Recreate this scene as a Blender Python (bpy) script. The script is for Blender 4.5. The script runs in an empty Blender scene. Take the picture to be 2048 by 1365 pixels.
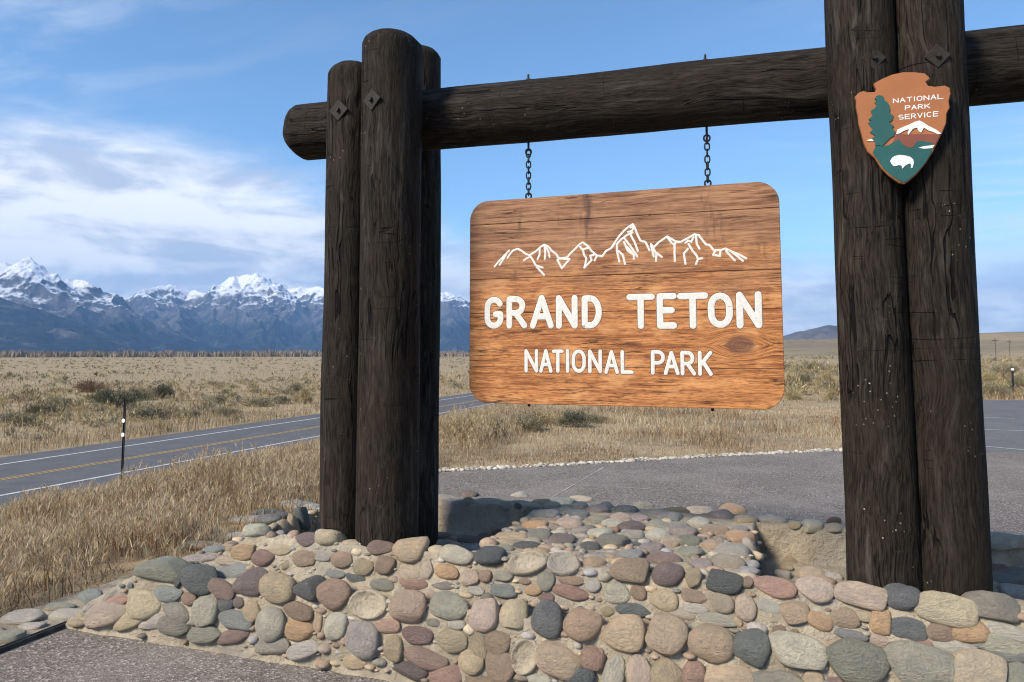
import bpy, bmesh, math, random
import numpy as np
from mathutils import Vector, Matrix, noise

SC = bpy.context.scene
COL = SC.collection
R = math.radians

# ---------------------------------------------------------------- camera
cam_data = bpy.data.cameras.new('camera')
cam_data.sensor_width = 36.0
cam_data.lens = 26.016
cam_data.shift_y = -0.0459
cam_data.clip_start = 0.05
cam_data.clip_end = 60000.0
cam = bpy.data.objects.new('camera', cam_data)
cam.location = (0.0, 0.0, 1.6)
cam.rotation_euler = (R(94.5), 0.0, 0.0)
COL.objects.link(cam)
SC.camera = cam

# ---------------------------------------------------------------- render settings
SC.render.engine = 'CYCLES'
SC.cycles.use_denoising = True
SC.cycles.adaptive_threshold = 0.02
SC.cycles.filter_width = 1.1
SC.cycles.max_bounces = 6
SC.cycles.volume_bounces = 0
SC.cycles.sample_clamp_indirect = 6.0
SC.view_settings.view_transform = 'Standard'
SC.view_settings.look = 'None'
SC.view_settings.exposure = 1.2
SC.view_settings.gamma = 1.0

# ---------------------------------------------------------------- node helpers
def nd(nt, kind, props=None, ins=None):
    n = nt.nodes.new(kind)
    for k, v in (props or {}).items():
        setattr(n, k, v)
    for k, v in (ins or {}).items():
        s = n.inputs[k]
        if isinstance(v, bpy.types.NodeSocket):
            nt.links.new(v, s)
        else:
            if hasattr(s.default_value, '__len__') and not isinstance(v, (int, float)):
                v = tuple(v)
                if len(s.default_value) == 4 and len(v) == 3:
                    v = v + (1.0,)
            s.default_value = v
    return n
def mth(nt, op, a, b=0.0, clamp=False):
    return nd(nt, 'ShaderNodeMath', {'operation': op, 'use_clamp': clamp}, {0: a, 1: b}).outputs[0]
def vmul(nt, v, k):
    return nd(nt, 'ShaderNodeVectorMath', {'operation': 'MULTIPLY'}, {0: v, 1: k}).outputs[0]
def vadd(nt, v, k):
    return nd(nt, 'ShaderNodeVectorMath', {'operation': 'ADD'}, {0: v, 1: k}).outputs[0]
def mixc(nt, f, a, b, mode='MIX'):
    n = nt.nodes.new('ShaderNodeMix'); n.data_type = 'RGBA'; n.blend_type = mode; n.clamp_factor = True
    for i, v in ((0, f), (6, a), (7, b)):
        if isinstance(v, bpy.types.NodeSocket): nt.links.new(v, n.inputs[i])
        elif i == 0: n.inputs[i].default_value = v
        else: n.inputs[i].default_value = tuple(v)[:3] + (1.0,)
    return n.outputs[2]
def ramp(nt, f, lo, hi, a=0.0, b=1.0):
    n = nd(nt, 'ShaderNodeMapRange', {'interpolation_type': 'SMOOTHSTEP'}, {0: f, 1: lo, 2: hi, 3: a, 4: b})
    return n.outputs[0]
def noi(nt, vec, scale, detail=4.0, rough=0.55, dist=0.0):
    return nd(nt, 'ShaderNodeTexNoise', {}, {'Vector': vec, 'Scale': scale, 'Detail': detail, 'Roughness': rough, 'Distortion': dist}).outputs[0]
def vor(nt, vec, scale, out='Distance', feature='F1'):
    return nd(nt, 'ShaderNodeTexVoronoi', {'feature': feature}, {'Vector': vec, 'Scale': scale}).outputs[out]
def bump(nt, h, strength, dist, normal=None):
    i = {'Height': h, 'Strength': strength, 'Distance': dist}
    if normal is not None: i['Normal'] = normal
    return nd(nt, 'ShaderNodeBump', {}, i).outputs[0]
def newmat(name, rough=0.8, spec=0.3):
    m = bpy.data.materials.new(name); m.use_nodes = True
    nt = m.node_tree; b = nt.nodes['Principled BSDF']
    b.inputs['Roughness'].default_value = rough
    b.inputs['Specular IOR Level'].default_value = spec
    return m, nt, b
def objco(nt):
    return nd(nt, 'ShaderNodeTexCoord').outputs['Object']
def geopos(nt):
    return nd(nt, 'ShaderNodeNewGeometry').outputs['Position']
def sepz(nt, v, ax='Z'):
    return nd(nt, 'ShaderNodeSeparateXYZ', {}, {0: v}).outputs[ax]
def lin(c):
    return tuple((x / 255 / 12.92 if x / 255 <= 0.04045 else ((x / 255 + 0.055) / 1.055) ** 2.4) for x in c)

# ---------------------------------------------------------------- sky and sun
SUN_AZ, SUN_EL = -128.0, 38.0           # degrees from the viewing direction, clockwise positive
world = bpy.data.worlds.new('World'); SC.world = world; world.use_nodes = True
world.cycles.sampling_method = 'MANUAL'; world.cycles.sample_map_resolution = 512
wt = world.node_tree; wt.nodes.clear()
sky = nd(wt, 'ShaderNodeTexSky', {'sky_type': 'NISHITA', 'sun_disc': False, 'sun_elevation': R(SUN_EL),
                                  'sun_rotation': R(SUN_AZ), 'altitude': 2000.0, 'air_density': 1.0,
                                  'dust_density': 0.2, 'ozone_density': 2.4}).outputs[0]
sky = mixc(wt, 1.0, sky, (0.86, 1.03, 1.06), 'MULTIPLY')
wdir = nd(wt, 'ShaderNodeTexCoord').outputs['Generated']
sep = nd(wt, 'ShaderNodeSeparateXYZ', {}, {0: wdir})
dx, dy, dz = sep.outputs
up = mth(wt, 'MAXIMUM', dz, 0.0)
den = mth(wt, 'ADD', up, 0.12)
px_ = mth(wt, 'DIVIDE', dx, den); py_ = mth(wt, 'DIVIDE', dy, den)
plane = nd(wt, 'ShaderNodeCombineXYZ', {}, {0: px_, 1: py_, 2: 0.0}).outputs[0]
# high streaky cirrus
rot = nd(wt, 'ShaderNodeVectorRotate', {'rotation_type': 'Z_AXIS'}, {'Vector': plane, 'Angle': R(24)}).outputs[0]
warp = nd(wt, 'ShaderNodeTexNoise', {}, {'Vector': rot, 'Scale': 0.7, 'Detail': 3.0}).outputs['Color']
cv = vadd(wt, vmul(wt, rot, (0.55, 2.2, 1.0)), vmul(wt, warp, (1.3, 1.3, 0.0)))
cir = ramp(wt, noi(wt, cv, 1.3, 10.0, 0.68), 0.42, 0.76)
patch = ramp(wt, noi(wt, vadd(wt, plane, (3.1, 1.7, 0.0)), 0.35, 3.0, 0.5), 0.34, 0.66)
cir = mth(wt, 'MULTIPLY', cir, patch)
# low banks of layered cloud, thicker over the mountains
az = nd(wt, 'ShaderNodeMath', {'operation': 'ARCTAN2'}, {0: dx, 1: dy}).outputs[0]
lv = nd(wt, 'ShaderNodeCombineXYZ', {}, {0: mth(wt, 'MULTIPLY', az, 1.0), 1: mth(wt, 'MULTIPLY', dz, 4.2), 2: 0.0}).outputs[0]
ln = noi(wt, lv, 2.6, 9.0, 0.62, 0.4)
bank_top = ramp(wt, mth(wt, 'COSINE', mth(wt, 'ADD', az, 0.75)), 0.72, 0.985, 0.165, 0.285)
edge = mth(wt, 'ADD', mth(wt, 'SUBTRACT', bank_top, dz), mth(wt, 'MULTIPLY', mth(wt, 'SUBTRACT', ln, 0.5), 0.17))
bank = ramp(wt, edge, 0.0, 0.085)
# puffs with darker bases
pv = nd(wt, 'ShaderNodeCombineXYZ', {}, {0: mth(wt, 'MULTIPLY', az, 1.0), 1: mth(wt, 'MULTIPLY', dz, 2.6), 2: 4.0}).outputs[0]
puff = noi(wt, pv, 8.0, 9.0, 0.62, 0.5)
band = noi(wt, nd(wt, 'ShaderNodeCombineXYZ', {}, {0: az, 1: mth(wt, 'MULTIPLY', dz, 9.0), 2: 1.0}).outputs[0], 2.2, 5.0, 0.5)
shade = mth(wt, 'MULTIPLY', ramp(wt, mth(wt, 'ADD', mth(wt, 'MULTIPLY', puff, 0.55), mth(wt, 'MULTIPLY', band, 0.45)), 0.42, 0.58), 1.0)
cloud_col = mixc(wt, shade, (3.25, 3.6, 4.25), (6.3, 6.3, 6.3))
c1 = mixc(wt, mth(wt, 'MULTIPLY', cir, 0.8), sky, (5.0, 5.3, 5.6))
c2 = mixc(wt, mth(wt, 'MULTIPLY', bank, 0.92), c1, cloud_col)
bg = nd(wt, 'ShaderNodeBackground', {}, {'Color': c2, 'Strength': 0.093})
wo = nd(wt, 'ShaderNodeOutputWorld'); wt.links.new(bg.outputs[0], wo.inputs[0])

sun_data = bpy.data.lights.new('sun', 'SUN')
sun_data.energy = 2.9; sun_data.angle = R(15); sun_data.color = (1.0, 0.90, 0.77)
sun = bpy.data.objects.new('sun', sun_data); COL.objects.link(sun)
sv = Vector((math.sin(R(SUN_AZ)) * math.cos(R(SUN_EL)), math.cos(R(SUN_AZ)) * math.cos(R(SUN_EL)), math.sin(R(SUN_EL))))
sun.rotation_euler = sv.to_track_quat('Z', 'Y').to_euler()
sun.location = (-20, -20, 40)

# ---------------------------------------------------------------- scene helpers
ROT = R(-19.0)                            # the gateway, the base and the highway share this bearing
UX, UY = math.cos(ROT), math.sin(ROT)
def W(s, t, z=0.0):
    """gateway frame (s along the beam, t away from the viewer) to world"""
    return (s * UX - t * UY, s * UY + t * UX, z)
def WA(s, t):
    return s * UX - t * UY, s * UY + t * UX
def ST(x, y):
    return x * UX + y * UY, -x * UY + y * UX

def tag(o, label=None, cat=None, group=None, kind=None):
    if label: o['label'] = label
    if cat: o['category'] = cat
    if group: o['group'] = group
    if kind: o['kind'] = kind
    return o
def link(name, me, mat=None, parent=None, loc=None, rot=None):
    o = bpy.data.objects.new(name, me)
    COL.objects.link(o)
    if mat is not None and me is not None and len(me.materials) == 0: me.materials.append(mat)
    if parent is not None: o.parent = parent
    if loc is not None: o.location = loc
    if rot is not None: o.rotation_euler = rot
    return o
def empty(name, loc, rz=0.0):
    o = bpy.data.objects.new(name, None); COL.objects.link(o)
    o.location = loc; o.rotation_euler = (0, 0, rz); o.empty_display_size = 0.2
    return o
def mesh_bm(name, bm, smooth=False):
    me = bpy.data.meshes.new(name); bm.to_mesh(me); bm.free()
    if smooth: me.shade_smooth()
    return me
def tri_mesh(name, V, T, col=None, smooth=False):
    V = np.asarray(V, np.float32); T = np.asarray(T, np.int32)
    k = T.shape[1]
    me = bpy.data.meshes.new(name)
    me.vertices.add(len(V)); me.vertices.foreach_set('co', V.ravel())
    me.loops.add(T.size); me.loops.foreach_set('vertex_index', T.ravel())
    me.polygons.add(len(T)); me.polygons.foreach_set('loop_start', np.arange(0, T.size, k, dtype=np.int32))
    if smooth: me.polygons.foreach_set('use_smooth', np.ones(len(T), bool))
    me.update(calc_edges=True)
    if col is not None:
        a = me.color_attributes.new('Col', 'FLOAT_COLOR', 'POINT')
        c = np.ones((len(V), 4), np.float32); c[:, :3] = col
        a.data.foreach_set('color', c.ravel())
    return me
def grid_mesh(name, X, Y, Z, smooth=True):
    n, m = X.shape
    V = np.stack([X, Y, Z], -1).reshape(-1, 3)
    i = np.arange(n * m).reshape(n, m)
    Q = np.stack([i[:-1, :-1], i[1:, :-1], i[1:, 1:], i[:-1, 1:]], -1).reshape(-1, 4)
    return tri_mesh(name, V, Q, smooth=smooth)
def bm_box(bm, x0, x1, y0, y1, z0, z1):
    v = [bm.verts.new(p) for p in ((x0,y0,z0),(x1,y0,z0),(x1,y1,z0),(x0,y1,z0),(x0,y0,z1),(x1,y0,z1),(x1,y1,z1),(x0,y1,z1))]
    for f in ((3,2,1,0),(4,5,6,7),(0,1,5,4),(1,2,6,5),(2,3,7,6),(3,0,4,7)):
        bm.faces.new([v[i] for i in f])
def bm_cyl(bm, p0, p1, r0, r1=None, n=12, cap=True):
    r1 = r0 if r1 is None else r1
    p0, p1 = Vector(p0), Vector(p1); d = (p1 - p0).normalized()
    a = d.orthogonal().normalized(); b = d.cross(a)
    A = [bm.verts.new(p0 + (a * math.cos(k) + b * math.sin(k)) * r0) for k in np.linspace(0, 2 * math.pi, n, endpoint=False)]
    B = [bm.verts.new(p1 + (a * math.cos(k) + b * math.sin(k)) * r1) for k in np.linspace(0, 2 * math.pi, n, endpoint=False)]
    for i in range(n): bm.faces.new((A[i], A[(i + 1) % n], B[(i + 1) % n], B[i]))
    if cap: bm.faces.new(A[::-1]); bm.faces.new(B)

# vectorised lattice noise in numpy
def _h(ix, iy, seed):
    n = (ix.astype(np.int64) * 374761393 + iy.astype(np.int64) * 668265263 + seed * 974634777) & 0xFFFFFFFF
    n = ((n ^ (n >> 13)) * 1274126177) & 0xFFFFFFFF
    return ((n ^ (n >> 16)) & 0xFFFF) / 65535.0
def vn(x, y, seed=0):
    ix = np.floor(x); iy = np.floor(y); fx = x - ix; fy = y - iy
    fx = fx * fx * fx * (fx * (fx * 6 - 15) + 10); fy = fy * fy * fy * (fy * (fy * 6 - 15) + 10)
    a = _h(ix, iy, seed); b = _h(ix + 1, iy, seed); c = _h(ix, iy + 1, seed); d = _h(ix + 1, iy + 1, seed)
    return (a + (b - a) * fx) * (1 - fy) + (c + (d - c) * fx) * fy
def fbm(x, y, seed=0, oct=5, gain=0.5):
    s = 0; a = 1.0; tot = 0
    for o in range(oct):
        s = s + a * vn(x * 2 ** o + 17.3 * o, y * 2 ** o - 9.1 * o, seed + o); tot += a; a *= gain
    return s / tot
def ridged(x, y, seed=0, oct=6, gain=0.52):
    s = 0; a = 1.0; tot = 0; w = 1.0
    for o in range(oct):
        r = 1 - np.abs(2 * vn(x * 2 ** o + 31.7 * o, y * 2 ** o + 11.9 * o, seed + o) - 1)
        r = r * r * w; w = np.clip(r * 1.8, 0, 1)
        s = s + a * r; tot += a; a *= gain
    return s / tot
def sat(x): return np.clip(x, 0, 1)
def sstep(a, b, x):
    k = sat((x - a) / (b - a)); return k * k * (3 - 2 * k)

# ================================================================ MATERIALS
def attr_mat(name, rough=0.9, trans=0.25):
    m, nt, b = newmat(name, rough, 0.1)
    c = nd(nt, 'ShaderNodeAttribute', {'attribute_name': 'Col'}).outputs['Color']
    nt.links.new(c, b.inputs['Base Color'])
    if trans:
        tr = nd(nt, 'ShaderNodeBsdfTranslucent', {}, {'Color': c})
        mx = nd(nt, 'ShaderNodeMixShader', {}, {0: trans, 1: b.outputs[0], 2: tr.outputs[0]})
        nt.links.new(mx.outputs[0], nt.nodes['Material Output'].inputs[0])
    return m
M_GRASS = attr_mat('dry_grass', 0.85, 0.3)
M_LEAF = attr_mat('sage_leaf', 0.9, 0.15)
M_TWIG = attr_mat('bare_twigs', 0.95, 0.0)

def mat_ground():
    m, nt, b = newmat('dry_ground', 0.95, 0.1)
    p = geopos(nt)
    big = noi(nt, p, 0.022, 5.0, 0.6)
    mid = noi(nt, p, 0.35, 6.0, 0.65)
    fine = noi(nt, p, 5.0, 6.0, 0.7)
    c = mixc(nt, ramp(nt, mid, 0.38, 0.64), (0.205, 0.156, 0.094), (0.375, 0.285, 0.17))
    c = mixc(nt, ramp(nt, big, 0.42, 0.62), c, (0.275, 0.22, 0.14))
    c = mixc(nt, mth(nt, 'MULTIPLY', ramp(nt, fine, 0.35, 0.7), 0.55), c, (0.41, 0.33, 0.21))
    c = mixc(nt, mth(nt, 'MULTIPLY', ramp(nt, vor(nt, p, 1.3), 0.25, 0.05), 0.5), c, (0.13, 0.115, 0.075))
    nt.links.new(c, b.inputs['Base Color'])
    nt.links.new(bump(nt, fine, 0.9, 0.05), b.inputs['Normal'])
    return m
M_GROUND = mat_ground()

def mat_aggregate(name, a, bcol, scale, spec=(0.34, 0.32, 0.30)):
    m, nt, b = newmat(name, 0.9, 0.2)
    p = geopos(nt)
    v = nd(nt, 'ShaderNodeTexVoronoi', {}, {'Vector': p, 'Scale': scale})
    g = nd(nt, 'ShaderNodeSeparateXYZ', {}, {0: v.outputs['Color']}).outputs[0]
    c = mixc(nt, g, a, bcol)
    c = mixc(nt, mth(nt, 'MULTIPLY', ramp(nt, g, 0.86, 0.95), 0.8), c, spec)
    c = mixc(nt, mth(nt, 'MULTIPLY', ramp(nt, noi(nt, p, 0.9, 5.0), 0.4, 0.7), 0.35), c, tuple(x * 1.25 for x in bcol))
    c = mixc(nt, mth(nt, 'MULTIPLY', ramp(nt, noi(nt, vadd(nt, p, (7, 3, 0)), 1.1, 7.0, 0.72), 0.50, 0.68), 0.5), c, tuple(x * 0.62 for x in bcol))
    nt.links.new(c, b.inputs['Base Color'])
    h = mth(nt, 'ADD', v.outputs['Distance'], mth(nt, 'MULTIPLY', noi(nt, p, 30, 3.0), 0.4))
    nt.links.new(bump(nt, h, 0.6, 0.006), b.inputs['Normal'])
    return m
M_PAVE = mat_aggregate('exposed_aggregate', (0.065, 0.054, 0.045), (0.255, 0.222, 0.193), 90.0, (0.42, 0.38, 0.33))
M_ASPHALT = mat_aggregate('road_asphalt', (0.085, 0.085, 0.09), (0.125, 0.125, 0.13), 60.0, (0.16, 0.16, 0.16))
M_LOT = mat_aggregate('lot_asphalt', (0.10, 0.098, 0.10), (0.155, 0.15, 0.15), 60.0, (0.2, 0.2, 0.2))

def mat_paint(name, col, wear=0.5):
    m, nt, b = newmat(name, 0.7, 0.3)
    p = geopos(nt)
    w = ramp(nt, noi(nt, p, 6.0, 6.0, 0.7), 0.5, 0.75)
    c = mixc(nt, mth(nt, 'MULTIPLY', w, wear), col, (0.09, 0.09, 0.095))
    nt.links.new(c, b.inputs['Base Color'])
    return m
M_WHITE_LINE = mat_paint('white_road_paint', (0.50, 0.50, 0.49), 0.85)
M_YELLOW_LINE = mat_paint('yellow_road_paint', (0.42, 0.29, 0.09), 0.8)

def mat_mortar():
    m, nt, b = newmat('sandy_mortar', 0.95, 0.1)
    p = geopos(nt)
    c = mixc(nt, ramp(nt, noi(nt, p, 4.0, 6.0, 0.6), 0.35, 0.65), (0.32, 0.27, 0.195), (0.50, 0.425, 0.31))
    c = mixc(nt, ramp(nt, noi(nt, vadd(nt, p, (5, 9, 2)), 1.6, 4.0), 0.5, 0.72), c, (0.30, 0.275, 0.24))
    g = noi(nt, p, 70.0, 4.0, 0.7)
    c = mixc(nt, mth(nt, 'MULTIPLY', ramp(nt, g, 0.5, 0.75), 0.5), c, (0.17, 0.14, 0.11))
    nt.links.new(c, b.inputs['Base Color'])
    h = mth(nt, 'ADD', mth(nt, 'MULTIPLY', g, 0.3), noi(nt, p, 22.0, 6.0, 0.7))
    nt.links.new(bump(nt, h, 1.0, 0.03), b.inputs['Normal'])
    return m
M_MORTAR = mat_mortar()

def mat_stone():
    m, nt, b = newmat('river_stone', 0.72, 0.3)
    oi = nd(nt, 'ShaderNodeObjectInfo')
    rnd = oi.outputs['Random']
    off = nd(nt, 'ShaderNodeCombineXYZ', {}, {0: mth(nt, 'MULTIPLY', rnd, 37.0), 1: mth(nt, 'MULTIPLY', rnd, 91.0), 2: rnd}).outputs[0]
    p = vadd(nt, objco(nt), off)
    n1 = noi(nt, p, 1.1, 5.0, 0.6, 0.4)
    n2 = noi(nt, p, 5.0, 6.0, 0.75)
    n3 = noi(nt, p, 17.0, 4.0, 0.75)
    base = oi.outputs['Color']
    c = mixc(nt, ramp(nt, n1, 0.35, 0.7), mixc(nt, 1.0, base, (0.98, 0.98, 0.99), 'MULTIPLY'), mixc(nt, 1.0, base, (1.35, 1.31, 1.24), 'MULTIPLY'))
    c = mixc(nt, mth(nt, 'MULTIPLY', ramp(nt, n2, 0.44, 0.64), 0.6), c, mixc(nt, 1.0, base, (0.76, 0.76, 0.77), 'MULTIPLY'))
    c = mixc(nt, mth(nt, 'MULTIPLY', ramp(nt, n3, 0.50, 0.66), 0.55), c, mixc(nt, 0.5, base, (0.55, 0.52, 0.46)))
    # mineral veins on some of the stones
    vein = mth(nt, 'ABSOLUTE', mth(nt, 'SUBTRACT', noi(nt, vadd(nt, p, (3, 3, 3)), 1.3, 3.0, 0.5, 1.2), 0.5))
    vf = mth(nt, 'MULTIPLY', ramp(nt, vein, 0.012, 0.003), ramp(nt, rnd, 0.86, 0.88))
    c = mixc(nt, mth(nt, 'MULTIPLY', vf, 0.32), c, (0.55, 0.53, 0.48))
    # dried lime smears
    lime = ramp(nt, noi(nt, vadd(nt, p, (11, 1, 6)), 2.1, 6.0, 0.7), 0.58, 0.74)
    c = mixc(nt, mth(nt, 'MULTIPLY', lime, 0.5), c, (0.40, 0.345, 0.265))
    nt.links.new(c, b.inputs['Base Color'])
    h = mth(nt, 'ADD', n2, mth(nt, 'MULTIPLY', n3, 0.35))
    pit = ramp(nt, vor(nt, vadd(nt, p, (2, 7, 1)), 9.0), 0.26, 0.06)
    h = mth(nt, 'SUBTRACT', h, mth(nt, 'MULTIPLY', pit, mth(nt, 'MULTIPLY', ramp(nt, n1, 0.45, 0.6), 0.5)))
    nt.links.new(bump(nt, h, 0.75, 0.13), b.inputs['Normal'])
    return m
M_STONE = mat_stone()

def mat_log():
    m, nt, b = newmat('stained_log', 0.78, 0.12)
    oi = nd(nt, 'ShaderNodeObjectInfo'); rnd = oi.outputs['Random']
    off = nd(nt, 'ShaderNodeCombineXYZ', {}, {0: mth(nt, 'MULTIPLY', rnd, 13.0), 1: mth(nt, 'MULTIPLY', rnd, 29.0), 2: mth(nt, 'MULTIPLY', rnd, 7.0)}).outputs[0]
    o = vadd(nt, objco(nt), off)
    warp = vmul(nt, nd(nt, 'ShaderNodeTexNoise', {}, {'Vector': o, 'Scale': 2.2, 'Detail': 2.0}).outputs['Color'], (0.10, 0.10, 0.0))
    q = vadd(nt, o, warp)
    g = noi(nt, vmul(nt, q, (1, 1, 0.07)), 130.0, 5.0, 0.75)
    g2 = noi(nt, vmul(nt, q, (1, 1, 0.09)), 26.0, 5.0, 0.62)
    blot = noi(nt, o, 3.2, 5.0, 0.6)
    c = mixc(nt, ramp(nt, g, 0.34, 0.68), (0.0042, 0.0034, 0.0027), (0.035, 0.0285, 0.0215))
    c = mixc(nt, mth(nt, 'MULTIPLY', ramp(nt, g2, 0.52, 0.74), 0.6), c, (0.078, 0.067, 0.054))
    c = mixc(nt, mth(nt, 'MULTIPLY', ramp(nt, blot, 0.40, 0.68), 0.45), c, (0.022, 0.016, 0.010))
    # long drying checks
    ck = noi(nt, vmul(nt, vadd(nt, q, (2, 5, 1)), (1, 1, 0.05)), 10.0, 3.0, 0.5)
    crack = ramp(nt, mth(nt, 'ABSOLUTE', mth(nt, 'SUBTRACT', ck, 0.5)), 0.014, 0.005)
    cm = ramp(nt, noi(nt, vadd(nt, o, (9, 4, 2)), 1.9, 2.0), 0.44, 0.54)
    crack = mth(nt, 'MULTIPLY', crack, cm)
    # fine cross checks that ring the log
    rk = noi(nt, vmul(nt, vadd(nt, o, (4, 1, 7)), (0.07, 0.07, 1.0)), 9.0, 2.0, 0.4)
    ring = mth(nt, 'MULTIPLY', ramp(nt, mth(nt, 'ABSOLUTE', mth(nt, 'SUBTRACT', rk, 0.5)), 0.006, 0.0015), ramp(nt, noi(nt, vmul(nt, vadd(nt, o, (1, 14, 3)), (1, 1, 0.6)), 5.0, 2.0), 0.54, 0.64))
    c = mixc(nt, crack, c, (0.004, 0.003, 0.003))
    c = mixc(nt, mth(nt, 'MULTIPLY', ring, 0.7), c, (0.006, 0.005, 0.004))
    # pale flecks of lichen and bird lime
    v = vor(nt, vadd(nt, o, (3, 8, 0)), 34.0)
    fl = mth(nt, 'MULTIPLY', ramp(nt, v, 0.16, 0.07), ramp(nt, noi(nt, vadd(nt, o, (6, 2, 9)), 3.4, 3.0), 0.57, 0.68))
    c = mixc(nt, mth(nt, 'MULTIPLY', fl, 0.85), c, (0.36, 0.32, 0.24))
    # dark knots
    kn = ramp(nt, vor(nt, vmul(nt, vadd(nt, o, (1, 1, 4)), (1, 1, 0.7)), 3.6), 0.13, 0.06)
    c = mixc(nt, mth(nt, 'MULTIPLY', kn, 0.8), c, (0.010, 0.008, 0.006))
    c = mixc(nt, ramp(nt, noi(nt, vmul(nt, vadd(nt, o, (5, 5, 5)), (1, 1, 0.5)), 1.3, 3.0), 0.42, 0.62), c, mixc(nt, 1.0, c, (1.2, 1.18, 1.15), 'MULTIPLY'))
    nt.links.new(c, b.inputs['Base Color'])
    h = mth(nt, 'ADD', mth(nt, 'MULTIPLY', g, 0.45), mth(nt, 'MULTIPLY', g2, 0.7))
    h = mth(nt, 'SUBTRACT', h, mth(nt, 'MULTIPLY', mth(nt, 'ADD', crack, mth(nt, 'MULTIPLY', ring, 0.5)), 1.6))
    h = mth(nt, 'ADD', h, mth(nt, 'MULTIPLY', kn, 0.4))
    nt.links.new(bump(nt, h, 0.9, 0.012), b.inputs['Normal'])
    nt.links.new(ramp(nt, g2, 0.3, 0.7, 0.88, 0.66), b.inputs['Roughness'])
    return m
M_LOG = mat_log()

def mat_board():
    m, nt, b = newmat('routed_cedar', 0.62, 0.3)
    oi = nd(nt, 'ShaderNodeObjectInfo'); rnd = oi.outputs['Random']
    o = objco(nt)
    off = nd(nt, 'ShaderNodeCombineXYZ', {}, {0: mth(nt, 'MULTIPLY', rnd, 5.0), 1: 0.0, 2: mth(nt, 'MULTIPLY', rnd, 3.0)}).outputs[0]
    # the knot low down beside PARK bends the grain round it
    kd = nd(nt, 'ShaderNodeVectorMath', {'operation': 'LENGTH'}, {0: vmul(nt, vadd(nt, o, (-0.655, 0, 0.262)), (1.0, 0.0, 1.55))}).outputs['Value']
    kf = ramp(nt, kd, 0.19, 0.02)
    dz_ = mth(nt, 'ADD', sepz(nt, o), 0.262)
    sg = mth(nt, 'MULTIPLY', mth(nt, 'SIGN', dz_), mth(nt, 'MULTIPLY', kf, -0.07))
    bend = nd(nt, 'ShaderNodeCombineXYZ', {}, {0: 0.0, 1: 0.0, 2: sg}).outputs[0]
    q = vadd(nt, vadd(nt, o, bend), off)
    wv = vmul(nt, nd(nt, 'ShaderNodeTexNoise', {}, {'Vector': vmul(nt, q, (1.0, 1, 2.4)), 'Scale': 2.0, 'Detail': 3.0}).outputs['Color'], (0.0, 0.0, 0.03))
    q = vadd(nt, q, wv)
    g1 = noi(nt, vmul(nt, q, (0.055, 0.5, 1.0)), 85.0, 6.0, 0.70)
    g2 = noi(nt, vmul(nt, q, (0.10, 0.5, 1.0)), 24.0, 4.0, 0.6)
    g3 = noi(nt, vmul(nt, q, (0.12, 0.5, 1.0)), 170.0, 3.0, 0.6)
    c = mixc(nt, ramp(nt, g1, 0.36, 0.66), (0.20, 0.062, 0.018), (0.58, 0.245, 0.080))
    c = mixc(nt, mth(nt, 'MULTIPLY', ramp(nt, g2, 0.42, 0.66), 0.5), c, (0.62, 0.275, 0.095))
    c = mixc(nt, mth(nt, 'MULTIPLY', ramp(nt, g3, 0.46, 0.66), 0.7), c, (0.13, 0.045, 0.016))
    fig = noi(nt, vmul(nt, q, (0.5, 0.5, 1.0)), 9.0, 5.0, 0.6)
    c = mixc(nt, mth(nt, 'MULTIPLY', ramp(nt, fig, 0.50, 0.66), 0.55), c, (0.70, 0.36, 0.145))
    # upper half weathered to a duller brown, with dark streaks run down from the chain
    z = sepz(nt, o)
    wf = ramp(nt, mth(nt, 'ADD', z, mth(nt, 'MULTIPLY', mth(nt, 'SUBTRACT', noi(nt, vmul(nt, o, (1.0, 1, 2.5)), 2.6, 4.0), 0.5), 0.75)), -0.14, 0.42)
    c = mixc(nt, mth(nt, 'MULTIPLY', wf, 0.78), c, mixc(nt, ramp(nt, g1, 0.36, 0.66), (0.14, 0.066, 0.036), (0.335, 0.188, 0.106)))
    st = ramp(nt, noi(nt, vmul(nt, vadd(nt, o, (4.1, 0, 0)), (1.0, 1, 0.28)), 7.5, 4.0, 0.65), 0.56, 0.70)
    c = mixc(nt, mth(nt, 'MULTIPLY', mth(nt, 'MULTIPLY', st, ramp(nt, z, -0.05, 0.26)), 0.88), c, (0.085, 0.042, 0.027))
    # thin black checks along the grain
    ck = noi(nt, vmul(nt, vadd(nt, q, (1.3, 0, 2.2)), (0.05, 0.5, 1.0)), 34.0, 3.0, 0.5)
    cm = ramp(nt, noi(nt, vmul(nt, vadd(nt, o, (8, 0, 2)), (1, 1, 3)), 2.4, 3.0), 0.50, 0.62)
    crack = mth(nt, 'MULTIPLY', ramp(nt, mth(nt, 'ABSOLUTE', mth(nt, 'SUBTRACT', ck, 0.5)), 0.020, 0.005), cm)
    c = mixc(nt, mth(nt, 'MULTIPLY', crack, 0.85), c, (0.035, 0.018, 0.011))
    knot = ramp(nt, kd, 0.105, 0.045)
    kr = noi(nt, nd(nt, 'ShaderNodeCombineXYZ', {}, {0: kd, 1: kd, 2: 0.0}).outputs[0], 60.0, 3.0)
    c = mixc(nt, mth(nt, 'MULTIPLY', knot, ramp(nt, kr, 0.3, 0.6, 0.55, 0.9)), c, (0.12, 0.055, 0.035))
    nt.links.new(c, b.inputs['Base Color'])
    h = mth(nt, 'SUBTRACT', mth(nt, 'ADD', mth(nt, 'MULTIPLY', g1, 0.6), mth(nt, 'MULTIPLY', g3, 0.25)), crack)
    nt.links.new(bump(nt, h, 0.6, 0.006), b.inputs['Normal'])
    return m
M_BOARD = mat_board()

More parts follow.
